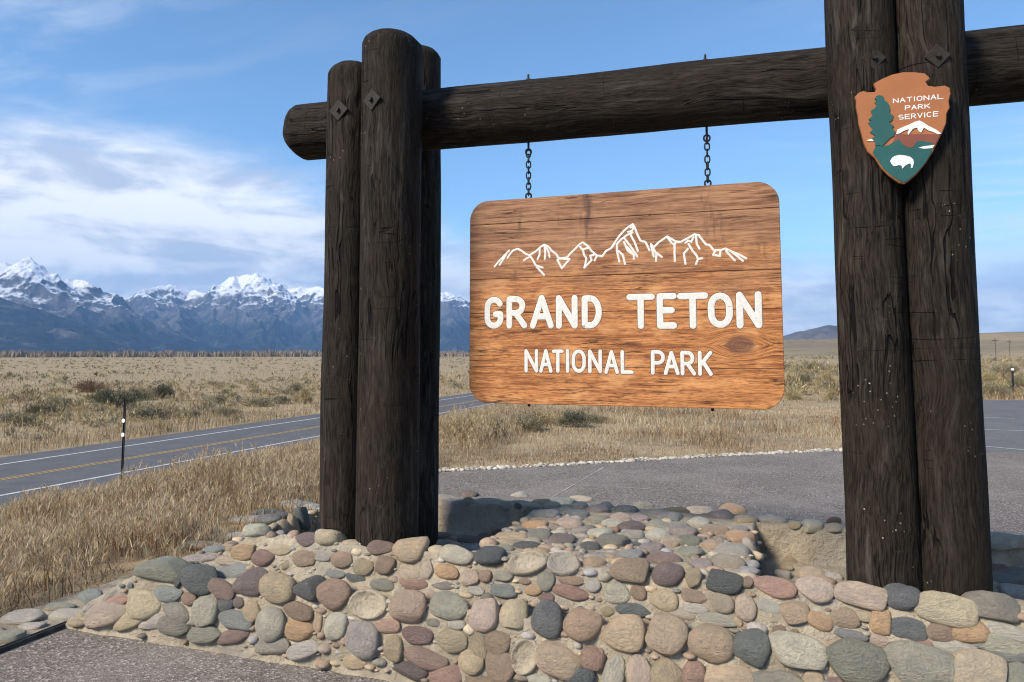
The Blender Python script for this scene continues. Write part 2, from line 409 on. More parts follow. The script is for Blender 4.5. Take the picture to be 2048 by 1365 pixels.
def mat_plain(name, col, rough=0.6, var=0.15, scale=18.0, metal=0.0, bm_=0.15):
    m, nt, b = newmat(name, rough, 0.4)
    o = objco(nt)
    n = noi(nt, o, scale, 5.0, 0.65)
    c = mixc(nt, ramp(nt, n, 0.35, 0.68), tuple(x * (1 - var) for x in col), tuple(min(1, x * (1 + var)) for x in col))
    nt.links.new(c, b.inputs['Base Color']); b.inputs['Metallic'].default_value = metal
    nt.links.new(bump(nt, n, bm_, 0.004), b.inputs['Normal'])
    return m
M_LETTER = mat_plain('aged_white_paint', (0.66, 0.64, 0.58), 0.6, 0.10, 60.0)
M_IRON = mat_plain('black_iron', (0.022, 0.020, 0.019), 0.55, 0.3, 40.0, 0.6)
M_STEEL = mat_plain('dark_edging_steel', (0.06, 0.058, 0.056), 0.6, 0.3, 12.0, 0.4)
M_BADGE = mat_plain('badge_brown', (0.34, 0.125, 0.042), 0.42, 0.06, 9.0)
M_BADGE_RED = mat_plain('badge_red_brown', (0.20, 0.062, 0.034), 0.42, 0.06, 9.0)
M_BADGE_GREEN = mat_plain('badge_green', (0.017, 0.088, 0.078), 0.42, 0.08, 9.0)
M_BADGE_WHITE = mat_plain('badge_white', (0.70, 0.70, 0.68), 0.45, 0.05, 9.0)
M_POST = mat_plain('post_dark_steel', (0.035, 0.034, 0.033), 0.6, 0.3, 12.0, 0.3)
M_REFLECT = mat_plain('reflector_white', (0.80, 0.80, 0.80), 0.3, 0.04, 12.0)
M_POLE = mat_plain('pole_grey_wood', (0.12, 0.10, 0.08), 0.9, 0.2, 4.0)
M_GRAVEL = mat_plain('pale_gravel', (0.44, 0.40, 0.33), 0.9, 0.3, 3.0)

def mat_mountain(name, snow_lo, snow_hi, forest):
    m, nt, b = newmat(name, 0.95, 0.05)
    g = nd(nt, 'ShaderNodeNewGeometry'); p = g.outputs['Position']; nrm = g.outputs['Normal']
    z = sepz(nt, p); nz = sepz(nt, nrm)
    n1 = noi(nt, p, 0.0022, 8.0, 0.62)
    n2 = noi(nt, vmul(nt, p, (1, 1, 0.5)), 0.011, 8.0, 0.7)
    rock = mixc(nt, ramp(nt, n2, 0.35, 0.65), (0.055, 0.055, 0.06), (0.15, 0.14, 0.135))
    ff = ramp(nt, mth(nt, 'ADD', z, mth(nt, 'MULTIPLY', mth(nt, 'SUBTRACT', n1, 0.5), 620.0)), forest + 120.0, forest - 60.0)
    fc = mixc(nt, ramp(nt, noi(nt, p, 0.02, 6.0, 0.7), 0.45, 0.7), (0.014, 0.021, 0.019), (0.05, 0.052, 0.042))
    c = mixc(nt, ff, rock, fc)
    c = mixc(nt, mth(nt, 'MULTIPLY', ramp(nt, noi(nt, vadd(nt, p, (400, 900, 0)), 0.006, 8.0, 0.7), 0.54, 0.66), 0.55), c, (0.20, 0.185, 0.165))
    sz = mth(nt, 'ADD', z, mth(nt, 'MULTIPLY', mth(nt, 'SUBTRACT', n2, 0.5), 420.0))
    sz = mth(nt, 'ADD', sz, mth(nt, 'MULTIPLY', mth(nt, 'SUBTRACT', nz, 0.72), 750.0))
    n4 = noi(nt, p, 0.045, 6.0, 0.7)
    sz = mth(nt, 'ADD', sz, mth(nt, 'MULTIPLY', mth(nt, 'SUBTRACT', n4, 0.5), 420.0))
    sn = ramp(nt, sz, snow_lo, snow_hi)
    c = mixc(nt, sn, c, (0.86, 0.88, 0.92))
    nt.links.new(c, b.inputs['Base Color'])
    nt.links.new(bump(nt, n2, 0.8, 60.0), b.inputs['Normal'])
    return m
def mat_hill(name, a, bc, dark):
    m, nt, b = newmat(name, 0.95, 0.05)
    p = geopos(nt)
    c = mixc(nt, ramp(nt, noi(nt, p, 0.006, 7.0, 0.65), 0.38, 0.64), a, bc)
    c = mixc(nt, mth(nt, 'MULTIPLY', ramp(nt, noi(nt, p, 0.09, 7.0, 0.7), 0.5, 0.66), 0.7), c, dark)
    nt.links.new(c, b.inputs['Base Color'])
    return m

# ================================================================ LARGE STRUCTURE
def gz(s, t):
    """height of the natural ground in the gateway frame"""
    z = -2.2 * sstep(-6.0, -15.5, s)
    x, y = WA(s, t)
    d = np.hypot(x, y)
    onpave = sat((s + 4.6) / 0.5) * sat((17 - t - 0) / 2)
    road = sat((s + 29.5) / 2.0) * sat((-15.8 - s) / 0.5)
    rough = (1 - onpave) * (1 - road)
    z = z + rough * (0.05 * (fbm(x * 0.9, y * 0.9, 3, 4) - 0.5) + 0.22 * (fbm(x * 0.06, y * 0.06, 8, 3) - 0.5) * sat((d - 25) / 60))
    return z - 0.04

def build_ground():
    ang = np.concatenate([np.arange(-46, 46, 0.16), np.arange(46, 314, 3.0)])
    ang = np.radians(np.concatenate([ang, [314.0]]))
    rad = 0.5 * 1.042 ** np.arange(0, 246); rad = rad[rad < 12000]
    rad = np.concatenate([[0.0], rad, [12000.0]])
    A, D = np.meshgrid(ang, rad, indexing='ij')
    X = D * np.sin(A); Y = D * np.cos(A)
    S, T = ST(X, Y)
    me = grid_mesh('ground', X, Y, gz(S, T))
    me.flip_normals() if me.polygons[5000].normal.z < 0 else None
    o = link('ground', me, M_GROUND); tag(o, kind='structure'); return o
build_ground()

def sheet(name, pts, z, mat, parent=None, thick=0.0, kind=None):
    bm = bmesh.new()
    top = [bm.verts.new((x, y, z)) for x, y in pts]
    f = bm.faces.new(top); f.normal_update()
    if f.normal.z < 0: f.normal_flip()
    if thick:
        r = bmesh.ops.extrude_face_region(bm, geom=[f])
        for v in r['geom']:
            if isinstance(v, bmesh.types.BMVert): v.co.z += 0
        for v in top: v.co.z = z - thick
    bmesh.ops.recalc_face_normals(bm, faces=bm.faces[:])
    o = link(name, mesh_bm(name, bm), mat, parent)
    if kind: tag(o, kind=kind)
    return o
def strip(name, s0, s1, t0, t1, z, mat, parent=None):
    return sheet(name, [WA(s0, t0), WA(s1, t0), WA(s1, t1), WA(s0, t1)], z, mat, parent)

# highway, parallel to the gateway's depth axis, on the valley floor
road = strip('road', -26.3, -17.3, -80, 1800, -2.19, M_ASPHALT); tag(road, kind='structure')
strip('edge_line', -24.72, -24.56, -80, 1800, -2.183, M_WHITE_LINE, road)
strip('centre_line', -21.90, -21.80, -80, 1800, -2.183, M_YELLOW_LINE, road)
strip('centre_line', -21.68, -21.58, -80, 1800, -2.183, M_YELLOW_LINE, road)
strip('edge_line', -19.40, -19.24, -80, 1800, -2.183, M_WHITE_LINE, road)

# paved overlook with an exposed-aggregate surface
pave_edge = [(-3.93, -5), (14, -5), (14, 16.4), (3.2, 13.9), (1.0, 13.2), (-0.6, 12.05), (-2.0, 10.92), (-3.2, 9.95), (-4.18, 9.2), (-4.3, 7.6), (-4.12, 5.4), (-3.93, 4.3)]
plaza = sheet('pavement', [WA(*p) for p in pave_edge], 0.0, M_PAVE, thick=0.12, kind='structure')
def joint(p, q, w=0.006):
    a = Vector(WA(*p)); b = Vector(WA(*q)); d = (b - a).normalized(); n = Vector((-d.y, d.x)) * w
    sheet('joint', [a + n, b + n, b - n, a - n], 0.004, M_JOINT, plaza)
M_JOINT = mat_plain('joint_filler', (0.34, 0.31, 0.28), 0.9, 0.35, 3.0)
joint((-2.31, 7.6), (-2.20, 10.3), 0.009); joint((-1.9, 8.91), (-0.69, 8.80))
M_BAY = mat_paint('worn_bay_paint', (0.30, 0.30, 0.295), 0.9)
lot = sheet('parking_lot', [WA(*p) for p in [(2.4, 13.5), (14, 16.2), (30, 20), (45, 44), (8.15, 29.5), (5.6, 28.6)]], -0.006, M_LOT, kind='structure')
for a, b in (((11.2, 18.6), (12.0, 18.2)), ((9.2, 15.83), (14.5, 13.6)), ((7.6, 13.75), (10.5, 8.3))):
    pass
def lot_line(a, b, w=0.055):
    a = Vector(a); b = Vector(b); d = (b - a).normalized(); n = Vector((-d.y, d.x)) * w
    sheet('parking_line', [a + n, b + n, b - n, a - n], -0.001, M_BAY, lot)
lot_line((11.0, 18.7), (12.2, 18.15)); lot_line((8.9, 15.95), (16.0, 13.0)); lot_line((7.6, 13.45), (9.2, 11.35), 0.05)

# pale broken gravel lip where the paving meets the grass
def pebble_arrays(rng, n, pos, size):
    ico = [(0,0,1),(.894,0,.447),(.276,.851,.447),(-.724,.526,.447),(-.724,-.526,.447),(.276,-.851,.447),(.724,.526,-.447),(-.276,.851,-.447),(-.894,0,-.447),(-.276,-.851,-.447),(.724,-.526,-.447),(0,0,-1)]
    tri = [(0,1,2),(0,2,3),(0,3,4),(0,4,5),(0,5,1),(1,6,2),(2,7,3),(3,8,4),(4,9,5),(5,10,1),(2,6,7),(3,7,8),(4,8,9),(5,9,10),(1,10,6),(11,7,6),(11,8,7),(11,9,8),(11,10,9),(11,6,10)]
    ico = np.array(ico); tri = np.array(tri)
    sc = size[:, None, None] * rng.uniform(0.6, 1.3, (n, 1, 3)) * np.array([1.2, 1.0, 0.55])
    V = ico[None] * sc * rng.uniform(0.85, 1.15, (n, 12, 1))
    a = rng.uniform(0, 6.28, n); ca, sa = np.cos(a)[:, None], np.sin(a)[:, None]
    X = V[:, :, 0] * ca - V[:, :, 1] * sa; Y = V[:, :, 0] * sa + V[:, :, 1] * ca
    V = np.stack([X, Y, V[:, :, 2]], -1) + pos[:, None, :]
    T = tri[None] + 12 * np.arange(n)[:, None, None]
    return V.reshape(-1, 3), T.reshape(-1, 3)
def build_gravel():
    rng = np.random.default_rng(5)
    P = []
    edge = [(3.3, 14.0), (1.0, 13.28), (-0.6, 12.13), (-2.0, 11.0), (-3.2, 10.03), (-4.22, 9.28), (-4.36, 7.6), (-4.18, 5.5)]
    for a, b in zip(edge[:-1], edge[1:]):
        L = math.hypot(b[0] - a[0], b[1] - a[1])
        for k in range(int(L * 130)):
            f = rng.random(); off = abs(rng.normal(0, 0.09)) - 0.02
            nx, ny = (b[1] - a[1]) / L, -(b[0] - a[0]) / L
            P.append((a[0] + (b[0] - a[0]) * f + nx * off * (-1 if nx * -1 + ny < 0 else 1), a[1] + (b[1] - a[1]) * f + ny * off * (-1 if nx * -1 + ny < 0 else 1)))
    P = np.array(P); n = len(P)
    x, y = WA(P[:, 0], P[:, 1])
    size = np.exp(rng.normal(-3.9, 0.5, n)).clip(0.008, 0.07)
    V, T = pebble_arrays(rng, n, np.stack([x, y, np.full(n, 0.0)], -1), size)
    o = link('gravel', tri_mesh('gravel', V, T, smooth=False), M_GRAVEL)
    tag(o, 'pale broken gravel along the far edge of the paving', 'gravel', kind='stuff')
build_gravel()

# ---------------------------------------------------------------- mountains and hills
RANGE = [(-52.56, 0.0597), (-46.0, 0.0776), (-39.72, 0.0755), (-30.57, 0.0377), (-28.41, 0.0588), (-27.67, 0.0652), (-26.46, 0.0756), (-25.53, 0.0812), (-24.73, 0.0829), (-23.43, 0.08), (-22.6, 0.0761), (-21.61, 0.0836), (-20.88, 0.0904), (-20.28, 0.0972), (-19.59, 0.1014), (-18.72, 0.0955), (-17.83, 0.0869), (-16.93, 0.0821), (-16.05, 0.0864), (-15.15, 0.0875), (-14.23, 0.0859), (-12.38, 0.0759), (-10.16, 0.0966), (-7.87, 0.077), (-6.34, 0.0738), (-5.0, 0.0828), (-4.22, 0.0775), (-3.26, 0.0688), (-0.93, 0.0709), (2.95, 0.098), (6.8, 0.0771), (10.58, 0.0564), (14.25, 0.0359), (17.1, 0.0161), (19.85, 0.0006)]
PEAK = [(-59.73, 0.0495), (-53.98, 0.0657), (-46.03, 0.0871), (-41.97, 0.0806), (-37.41, 0.1024), (-34.85, 0.1007), (-33.79, 0.1003), (-32.98, 0.1041), (-32.55, 0.1), (-31.98, 0.0919), (-31.26, 0.0885), (-30.69, 0.0891), (-29.96, 0.0862), (-29.19, 0.0738), (-28.42, 0.0612), (-27.33, 0.0461), (-25.74, 0.0303), (-23.47, 0.0117), (-22.14, 0.0006)]
SPUR = [(-59.65, 0.029), (-51.06, 0.0574), (-41.95, 0.073), (-37.32, 0.0699), (-34.76, 0.0644), (-33.13, 0.0526), (-30.92, 0.0387), (-29.1, 0.0294), (-27.28, 0.0221), (-25.08, 0.0152), (-22.81, 0.0093), (-18.76, 0.0038), (-17.36, 0.0006)]
DARKHILL = [(12.39, 0.0007), (16.02, 0.0097), (18.5, 0.0159), (20.22, 0.0202), (20.91, 0.0233), (21.59, 0.0275), (22.59, 0.0311), (23.25, 0.0328), (23.74, 0.0339), (25.82, 0.0394), (28.27, 0.0326), (30.6, 0.0249), (32.14, 0.0211), (32.69, 0.021), (33.36, 0.0163), (34.93, 0.0083), (37.2, 0.008), (42.91, 0.0271), (50.16, 0.0151)]
TANHILL = [(17.78, 0.0002), (20.2, 0.0076), (22.88, 0.0093), (27.62, 0.0113), (31.99, 0.0143), (33.36, 0.0163), (34.64, 0.0183), (38.45, 0.0237), (44.93, 0.031), (53.16, 0.0222), (60.06, 0.005)]
def massif(name, table, d0, dr, d1, da, nrow, seed, mat, detail, slope, nspur, warp=130.0, drop=1.15):
    """a mountain built on a skeleton of ridge lines: the crest, spurs running out from its summits, and side spurs"""
    rg = random.Random(seed)
    ta = np.array(table)
    az = np.arange(ta[0, 0], ta[-1, 0], da)
    Tg = np.interp(az, ta[:, 0], ta[:, 1])
    f = np.concatenate([np.linspace(0, 1, int(nrow * 0.8)), np.linspace(1, 1 + (d1 - dr) / (dr - d0), int(nrow * 0.2))[1:]])
    AZ, U = np.meshgrid(np.radians(az), f, indexing='ij')
    D = d0 + (dr - d0) * U
    X = D * np.sin(AZ); Y = D * np.cos(AZ)
    def pol(a, d): return np.array([d * math.sin(R(a)), d * math.cos(R(a))])
    segs = []
    crest = []
    for a, e in table:
        d = dr * (1 + rg.uniform(-0.035, 0.035)); crest.append((pol(a, d), e * d, a, d))
    for p, q in zip(crest[:-1], crest[1:]): segs.append((p[0], q[0], p[1], q[1]))
    loc = [i for i in range(1, len(crest) - 1)]
    for i in loc:
        p, h, a, d = crest[i]
        peak = table[i][1] >= table[i - 1][1] and table[i][1] >= table[i + 1][1]
        for k in range(nspur if peak else max(1, nspur - 1)):
            if not peak and rg.random() < 0.35: continue
            a1 = a + rg.uniform(-4.5, 4.5) * (1 if peak else 0.6); n = 5; prev = (p, h * rg.uniform(0.90, 0.99)); end = d0 + (dr - d0) * rg.uniform(0.0, 0.35)
            hstart = prev[1]
            for j in range(1, n + 1):
                u = j / n; dd = d + (end - d) * u
                pt = pol(a + (a1 - a) * u + rg.uniform(-0.5, 0.5), dd); hh = hstart * (1 - u) ** drop * rg.uniform(0.88, 1.05)
                if j == n: hh = 0.0
                segs.append((prev[0], pt, prev[1], hh))
                if j < n and rg.random() < 0.75:
                    sd = rg.choice((-1, 1)); e2 = pol(a + (a1 - a) * u + sd * rg.uniform(0.8, 2.2), dd - (dr - d0) * rg.uniform(0.08, 0.3))
                    segs.append((pt, e2, hh * 0.97, hh * 0.25))
                prev = (pt, hh)
    wx = (fbm(X / 520, Y / 520, seed + 20, 4) - 0.5) * 2 * warp; wy = (fbm(X / 520, Y / 520, seed + 30, 4) - 0.5) * 2 * warp
    fade = sat(1 - np.abs(U - 1) * 6)                     # keep the crest itself where it is
    x = X + wx * (1 - 0.7 * fade); y = Y + wy * (1 - 0.7 * fade)
    z = np.full(X.shape, -50.0)
    for a, b, ha, hb in segs:
        d = b - a; L2 = float(d @ d) + 1e-6
        u = np.clip(((x - a[0]) * d[0] + (y - a[1]) * d[1]) / L2, 0, 1)
        r = np.hypot(x - a[0] - u * d[0], y - a[1] - u * d[1])
        h = ha + (hb - ha) * u
        z = np.maximum(z, h - slope * r * (1.0 - 0.25 * sat(r / 900)))
    H = max(t[1] for t in table) * dr
    k = sat(z / (0.25 * H)) * (1 - 0.6 * fade)
    z = z + detail * k * (ridged(X / 330, Y / 330, seed + 3, 6) - 0.45) + detail * 0.5 * k * (fbm(X / 90, Y / 90, seed + 7, 4) - 0.5)
    z = np.maximum(z, -3.0)
    me = grid_mesh(name, X, Y, z)
    if me.polygons[len(me.polygons) // 3].normal.z < 0: me.flip_normals()
    o = link(name, me, mat); tag(o, kind='structure'); return o
massif('mountain_range', RANGE, 5900, 8600, 10300, 0.055, 230, 11, mat_mountain('snowy_rock', 520.0, 720.0, 260.0), 130.0, 0.72, 2)
massif('mountain', PEAK, 5300, 7000, 8200, 0.055, 200, 23, mat_mountain('snowy_rock_near', 430.0, 610.0, 190.0), 110.0, 0.72, 2)
massif('mountain_spur', SPUR, 4600, 5700, 6600, 0.08, 110, 37, mat_mountain('forested_slope', 1500.0, 1700.0, 900.0), 60.0, 0.45, 1)
massif('hill', DARKHILL, 2500, 3900, 5000, 0.10, 90, 41, mat_hill('far_sage_hill', (0.085, 0.08, 0.075), (0.15, 0.13, 0.115), (0.03, 0.035, 0.03)), 26.0, 0.30, 1, 60.0)
massif('hill', TANHILL, 260, 1100, 1700, 0.12, 90, 53, mat_hill('near_tan_hill', (0.30, 0.235, 0.145), (0.20, 0.165, 0.11), (0.10, 0.095, 0.065)), 4.0, 0.05, 1, 30.0)

# ================================================================ THE LOG GATEWAY
def make_log(name, parent, L, r0, r1, seed, loc, rot=(0, 0, 0), cham=0.06, both=False, nseg=72, dome=0.02):
    """a peeled, hand-trimmed log along local z with chamfered ends, drying checks and slight bends"""
    rnd = random.Random(seed)
    nz = max(40, int(L / 0.022))
    zs = list(np.linspace(cham if both else 0.0, L - cham, nz))
    rings = [(z, 1.0) for z in zs]
    tail = [(L - cham * 0.55, 0.93), (L - cham * 0.2, 0.80), (L - cham * 0.04, 0.70), (L, 0.60)]
    rings += tail
    if both: rings = [(L - z, k) for z, k in tail[::-1]] + rings
    V = []; ox, oy = rnd.uniform(0, 50), rnd.uniform(0, 50)
    th = np.linspace(0, 2 * math.pi, nseg, endpoint=False)
    ct, sn = np.cos(th), np.sin(th)
    flats = [(rnd.uniform(0, 6.28), rnd.uniform(0.955, 0.985)) for _ in range(7)]
    for z, k in rings:
        f = z / L; r = (r0 + (r1 - r0) * f) * k
        bx = 0.012 * (noise.noise((ox, 0, z * 0.5))); by = 0.012 * (noise.noise((0, oy, z * 0.5)))
        ze = z
        for i in range(nseg):
            q = Vector((ct[i] * 1.2 + ox, sn[i] * 1.2 + oy, z * 0.9))
            rr = r * (1 + 0.07 * noise.noise(q))
            rr *= 1 + 0.012 * noise.noise(Vector((ct[i] * 5 + ox, sn[i] * 5, z * 3 + oy)))
            # open checks
            c = noise.noise(Vector((ct[i] * 3.4 + oy, sn[i] * 3.4 + ox, z * 0.45)))
            g = max(0.0, 1 - abs(c) / 0.045) * max(0.0, noise.noise(Vector((ox + 9, ct[i], z * 1.1))) + 0.25)
            rr -= min(g, 1.0) * 0.016 * (1 if k > 0.9 else 0.3)
            if k < 1:
                for a, d in flats:
                    cc = math.cos(th[i] - a)
                    if cc > 0.85: rr *= 1 - (1 - d) * (cc - 0.85) / 0.15
            V.append((ct[i] * rr + bx, sn[i] * rr + by, ze))
    n = len(rings); idx = np.arange(n * nseg).reshape(n, nseg)
    a = idx[:-1]; b = idx[1:]
    Q = np.stack([a, np.roll(a, -1, 1), np.roll(b, -1, 1), b], -1).reshape(-1, 4)
    T = np.concatenate([Q[:, [0, 1, 2]], Q[:, [0, 2, 3]]])
    top = len(V); V.append((0, 0, rings[-1][0] + dome * 0.3)); bot = len(V); V.append((0, 0, rings[0][0] - (dome * 0.3 if both else 0)))
    li = idx[-1]; fi = idx[0]
    T = np.concatenate([T, np.stack([li, np.roll(li, -1), np.full(nseg, top)], -1), np.stack([np.roll(fi, -1), fi, np.full(nseg, bot)], -1)])
    me = tri_mesh(name, V, T, smooth=True)
    return link(name, me, M_LOG, parent, loc, rot)

GATE_S, GATE_T = -0.7, 4.08
gate = empty('log_gateway', W(GATE_S, GATE_T, 0.37), ROT)
tag(gate, 'massive dark stained log gateway with clustered posts and crossbeam holding the park sign', 'log gateway')
def gl(s, t, z): return (s - GATE_S, t - GATE_T, z - 0.37)
def post(s, t, r, top, seed):
    return make_log('post_log', gate, top - 0.30, r * 1.01, r * 0.99, seed, gl(s, t, 0.30), (0, 0, seed * 1.3))
POSTS = [(-2.312, 3.780, 0.142, 3.315, 1), (-2.023, 3.735, 0.172, 3.44, 2), (-2.20, 4.41, 0.168, 3.645, 3), (0.457, 3.75, 0.150, 3.72, 4), (0.733, 3.755, 0.142, 3.30, 5), (0.64, 4.42, 0.150, 3.25, 6)]
post_objs = [post(*p) for p in POSTS]
BEAM_L = 4.75
beam = make_log('beam_log', gate, BEAM_L, 0.183, 0.176, 9, gl(-2.935, 4.08, 3.047), (0, R(90.85), 0), 0.075, True)

# square washers turned on the diagonal, with the bolt end standing out of each
def washer_mesh():
    bm = bmesh.new()
    bm_box(bm, -0.046, 0.046, -0.007, 0.004, -0.046, 0.046)
    bmesh.ops.bevel(bm, geom=bm.edges[:], offset=0.003, segments=1, affect='EDGES')
    bmesh.ops.rotate(bm, verts=bm.verts[:], cent=(0, 0, 0), matrix=Matrix.Rotation(R(45), 3, 'Y'))
    bm_cyl(bm, (0, 0.0, 0), (0, -0.024, 0), 0.0135, 0.012, 6)
    return mesh_bm('bolt_plate', bm)
wm = washer_mesh()
M_PLATE = mat_plain('stained_iron_plate', (0.026, 0.021, 0.017), 0.75, 0.25, 30.0, 0.3)
for pi, ds, z in ((0, -0.005, 3.0), (1, -0.035, 3.01), (3, 0.03, 2.925), (4, 0.01, 2.905)):
    s, t, r, top, seed = POSTS[pi]
    dt = -math.sqrt(max(r * r - ds * ds, 0)) + 0.004
    o = link('bolt_plate', wm, M_PLATE)
    ang = seed * 1.3
    # the plate lives in the post's own frame
    o.parent = post_objs[pi]
    lx, ly = ds, dt
    o.location = (lx * math.cos(-ang) - ly * math.sin(-ang), lx * math.sin(-ang) + ly * math.cos(-ang), z - 0.30)
    o.rotation_euler = (0, 0, -ang + math.atan2(ds, -dt))
    if pi > 2: o.scale = (0.84, 0.84, 0.84)

# ================================================================ THE HANGING SIGN
SIGN_S, SIGN_T, SIGN_Z = -0.79, 4.08, 1.90
sign = empty('hanging_sign', W(SIGN_S, SIGN_T, SIGN_Z), ROT)
tag(sign, 'weathered cedar board sign with white routed park name and mountain outline, hung on chains', 'sign')
BW, BH, BR, BT = 0.868, 0.594, 0.115, 0.035
def board_outline(n=14):
    P = []
    for cx, cz, a0 in ((BW - BR, BH - BR, 0), (-BW + BR, BH - BR, 90), (-BW + BR, -BH + BR, 180), (BW - BR, -BH + BR, 270)):
        for k in range(n + 1):
            a = R(a0 + 90 * k / n); P.append((cx + BR * math.cos(a), cz + BR * math.sin(a)))
    return P
def clip(P, z, keep_above):
    out = []
    for i in range(len(P)):
        a, b = P[i], P[(i + 1) % len(P)]
        ia = (a[1] >= z) == keep_above; ib = (b[1] >= z) == keep_above
        if ia: out.append(a)
        if ia != ib:
            f = (z - a[1]) / (b[1] - a[1]); out.append((a[0] + (b[0] - a[0]) * f, z))
    return out
cuts = [-BH - 1, -0.385, -0.075, 0.128, 0.452, BH + 1]
for k in range(5):
    P = clip(clip(board_outline(), cuts[k] + 0.0009, True), cuts[k + 1] - 0.0009, False)
    bm = bmesh.new()
    fv = [bm.verts.new((x, -BT, z)) for x, z in P]
    f = bm.faces.new(fv)
    r = bmesh.ops.extrude_face_region(bm, geom=[f])
    for v in r['geom']:
        if isinstance(v, bmesh.types.BMVert): v.co.y = BT
    bmesh.ops.recalc_face_normals(bm, faces=bm.faces[:])
    rim = [e for e in bm.edges if abs(e.verts[0].co.y - e.verts[1].co.y) < 1e-6]
    bmesh.ops.bevel(bm, geom=rim, offset=0.0025, segments=2, affect='EDGES')
    link('plank', mesh_bm('plank', bm), M_BOARD, sign)

def dome_path(bm, pts, hw, h, y0, seg=10):
    """a raised, round-shouldered paint stroke on the plane y = y0 facing -y"""
    prof = [(-1, 0), (-0.92, 0.55), (-0.7, 0.86), (-0.36, 0.98), (0, 1.02), (0.36, 0.98), (0.7, 0.86), (0.92, 0.55), (1, 0)]
    for p in pts:
        rings = []
        for w, hh in prof[:5]:
            rad = -w * hw
            if rad < 1e-6:
                rings.append([bm.verts.new((p[0], y0 - hh * h, p[1]))]); continue
            rings.append([bm.verts.new((p[0] + rad * math.cos(a), y0 - hh * h, p[1] + rad * math.sin(a))) for a in np.linspace(0, 2 * math.pi, seg, endpoint=False)])
        for A, B in zip(rings[:-1], rings[1:]):
            for i in range(seg):
                j = (i + 1) % seg
                bm.faces.new((A[i], A[j], B[j], B[i]) if len(B) > 1 else (A[i], A[j], B[0]))
    for p, q in zip(pts[:-1], pts[1:]):
        d = Vector((q[0] - p[0], q[1] - p[1]))
        if d.length < 1e-5: continue
        d.normalize(); n = Vector((-d.y, d.x))
        A = [bm.verts.new((p[0] + n.x * w * hw, y0 - hh * h * 0.995, p[1] + n.y * w * hw)) for w, hh in prof]
        B = [bm.verts.new((q[0] + n.x * w * hw, y0 - hh * h * 0.995, q[1] + n.y * w * hw)) for w, hh in prof]
        for i in range(len(prof) - 1): bm.faces.new((A[i], A[i + 1], B[i + 1], B[i]))
def arc(cx, cy, rx, ry, a0, a1, n=12):
    return [(cx + rx * math.cos(R(a0 + (a1 - a0) * k / n)), cy + ry * math.sin(R(a0 + (a1 - a0) * k / n))) for k in range(n + 1)]
M_GROOVE_SHADE = mat_plain('painted_groove_shade', (0.11, 0.055, 0.03), 0.8, 0.3, 50.0)  # dark brown that paints in the shadow of the letters' cut walls
GLYPH = {
    'A': [[(0, 0), (0.5, 1), (1, 0)], [(0.2, 0.33), (0.8, 0.33)]],
    'C': [arc(0.5, 0.5, 0.5, 0.5, 50, 310, 18)],
    'D': [[(0, 0), (0, 1), (0.4, 1)] + arc(0.4, 0.5, 0.6, 0.5, 90, -90, 14) + [(0, 0)]],
    'E': [[(1, 1), (0, 1), (0, 0), (1, 0)], [(0, 0.52), (0.85, 0.52)]],
    'G': [arc(0.5, 0.72, 0.5, 0.28, 25, 180, 10) + arc(0.5, 0.28, 0.5, 0.28, 180, 360, 12) + [(1, 0.44), (0.62, 0.44)]],
    'I': [[(0.5, 0), (0.5, 1)]],
    'K': [[(0, 0), (0, 1)], [(1, 1), (0.02, 0.40)], [(0.3, 0.58), (1, 0)]],
    'L': [[(0, 1), (0, 0), (1, 0)]],
    'N': [[(0, 0), (0, 1), (1, 0), (1, 1)]],
    'O': [arc(0.5, 0.62, 0.5, 0.38, 0, 180, 12) + arc(0.5, 0.38, 0.5, 0.38, 180, 360, 12) + [(1.0, 0.62)]],
    'P': [[(0, 0), (0, 1), (0.5, 1)] + arc(0.5, 0.74, 0.5, 0.26, 90, -90, 10) + [(0, 0.48)]],
    'R': [[(0, 0), (0, 1), (0.45, 1)] + arc(0.45, 0.74, 0.42, 0.26, 90, -90, 10) + [(0, 0.48)], [(0.42, 0.48), (1, 0)]],
    'S': [arc(0.5, 0.75, 0.5, 0.25, 40, 270, 12) + arc(0.5, 0.25, 0.5, 0.25, 90, -140, 12)],
    'T': [[(0, 1), (1, 1)], [(0.5, 1), (0.5, 0)]],
    'V': [[(0, 1), (0.5, 0), (1, 1)]],
}
BIG = [('G',-0.755,-0.146,-0.673,0.005),('R',-0.619,-0.147,-0.527,0.006),('A',-0.477,-0.149,-0.369,0.01),('N',-0.322,-0.151,-0.23,0.005),('D',-0.172,-0.15,-0.092,0),('T',0.08,-0.157,0.202,0.001),('E',0.245,-0.157,0.318,0.002),('T',0.354,-0.159,0.483,0),('O',0.513,-0.155,0.606,-0.003),('N',0.658,-0.16,0.751,-0.001)]
SMALL = [('N',-0.517,-0.406,-0.455,-0.293),('A',-0.429,-0.407,-0.37,-0.293),('T',-0.354,-0.406,-0.304,-0.295),('I',-0.277,-0.406,-0.268,-0.293),('O',-0.239,-0.405,-0.177,-0.295),('N',-0.145,-0.407,-0.086,-0.295),('A',-0.054,-0.41,0.008,-0.299),('L',0.037,-0.409,0.089,-0.299),('P',0.202,-0.412,0.258,-0.299),('A',0.27,-0.413,0.334,-0.303),('R',0.359,-0.414,0.42,-0.303),('K',0.45,-0.415,0.505,-0.303)]
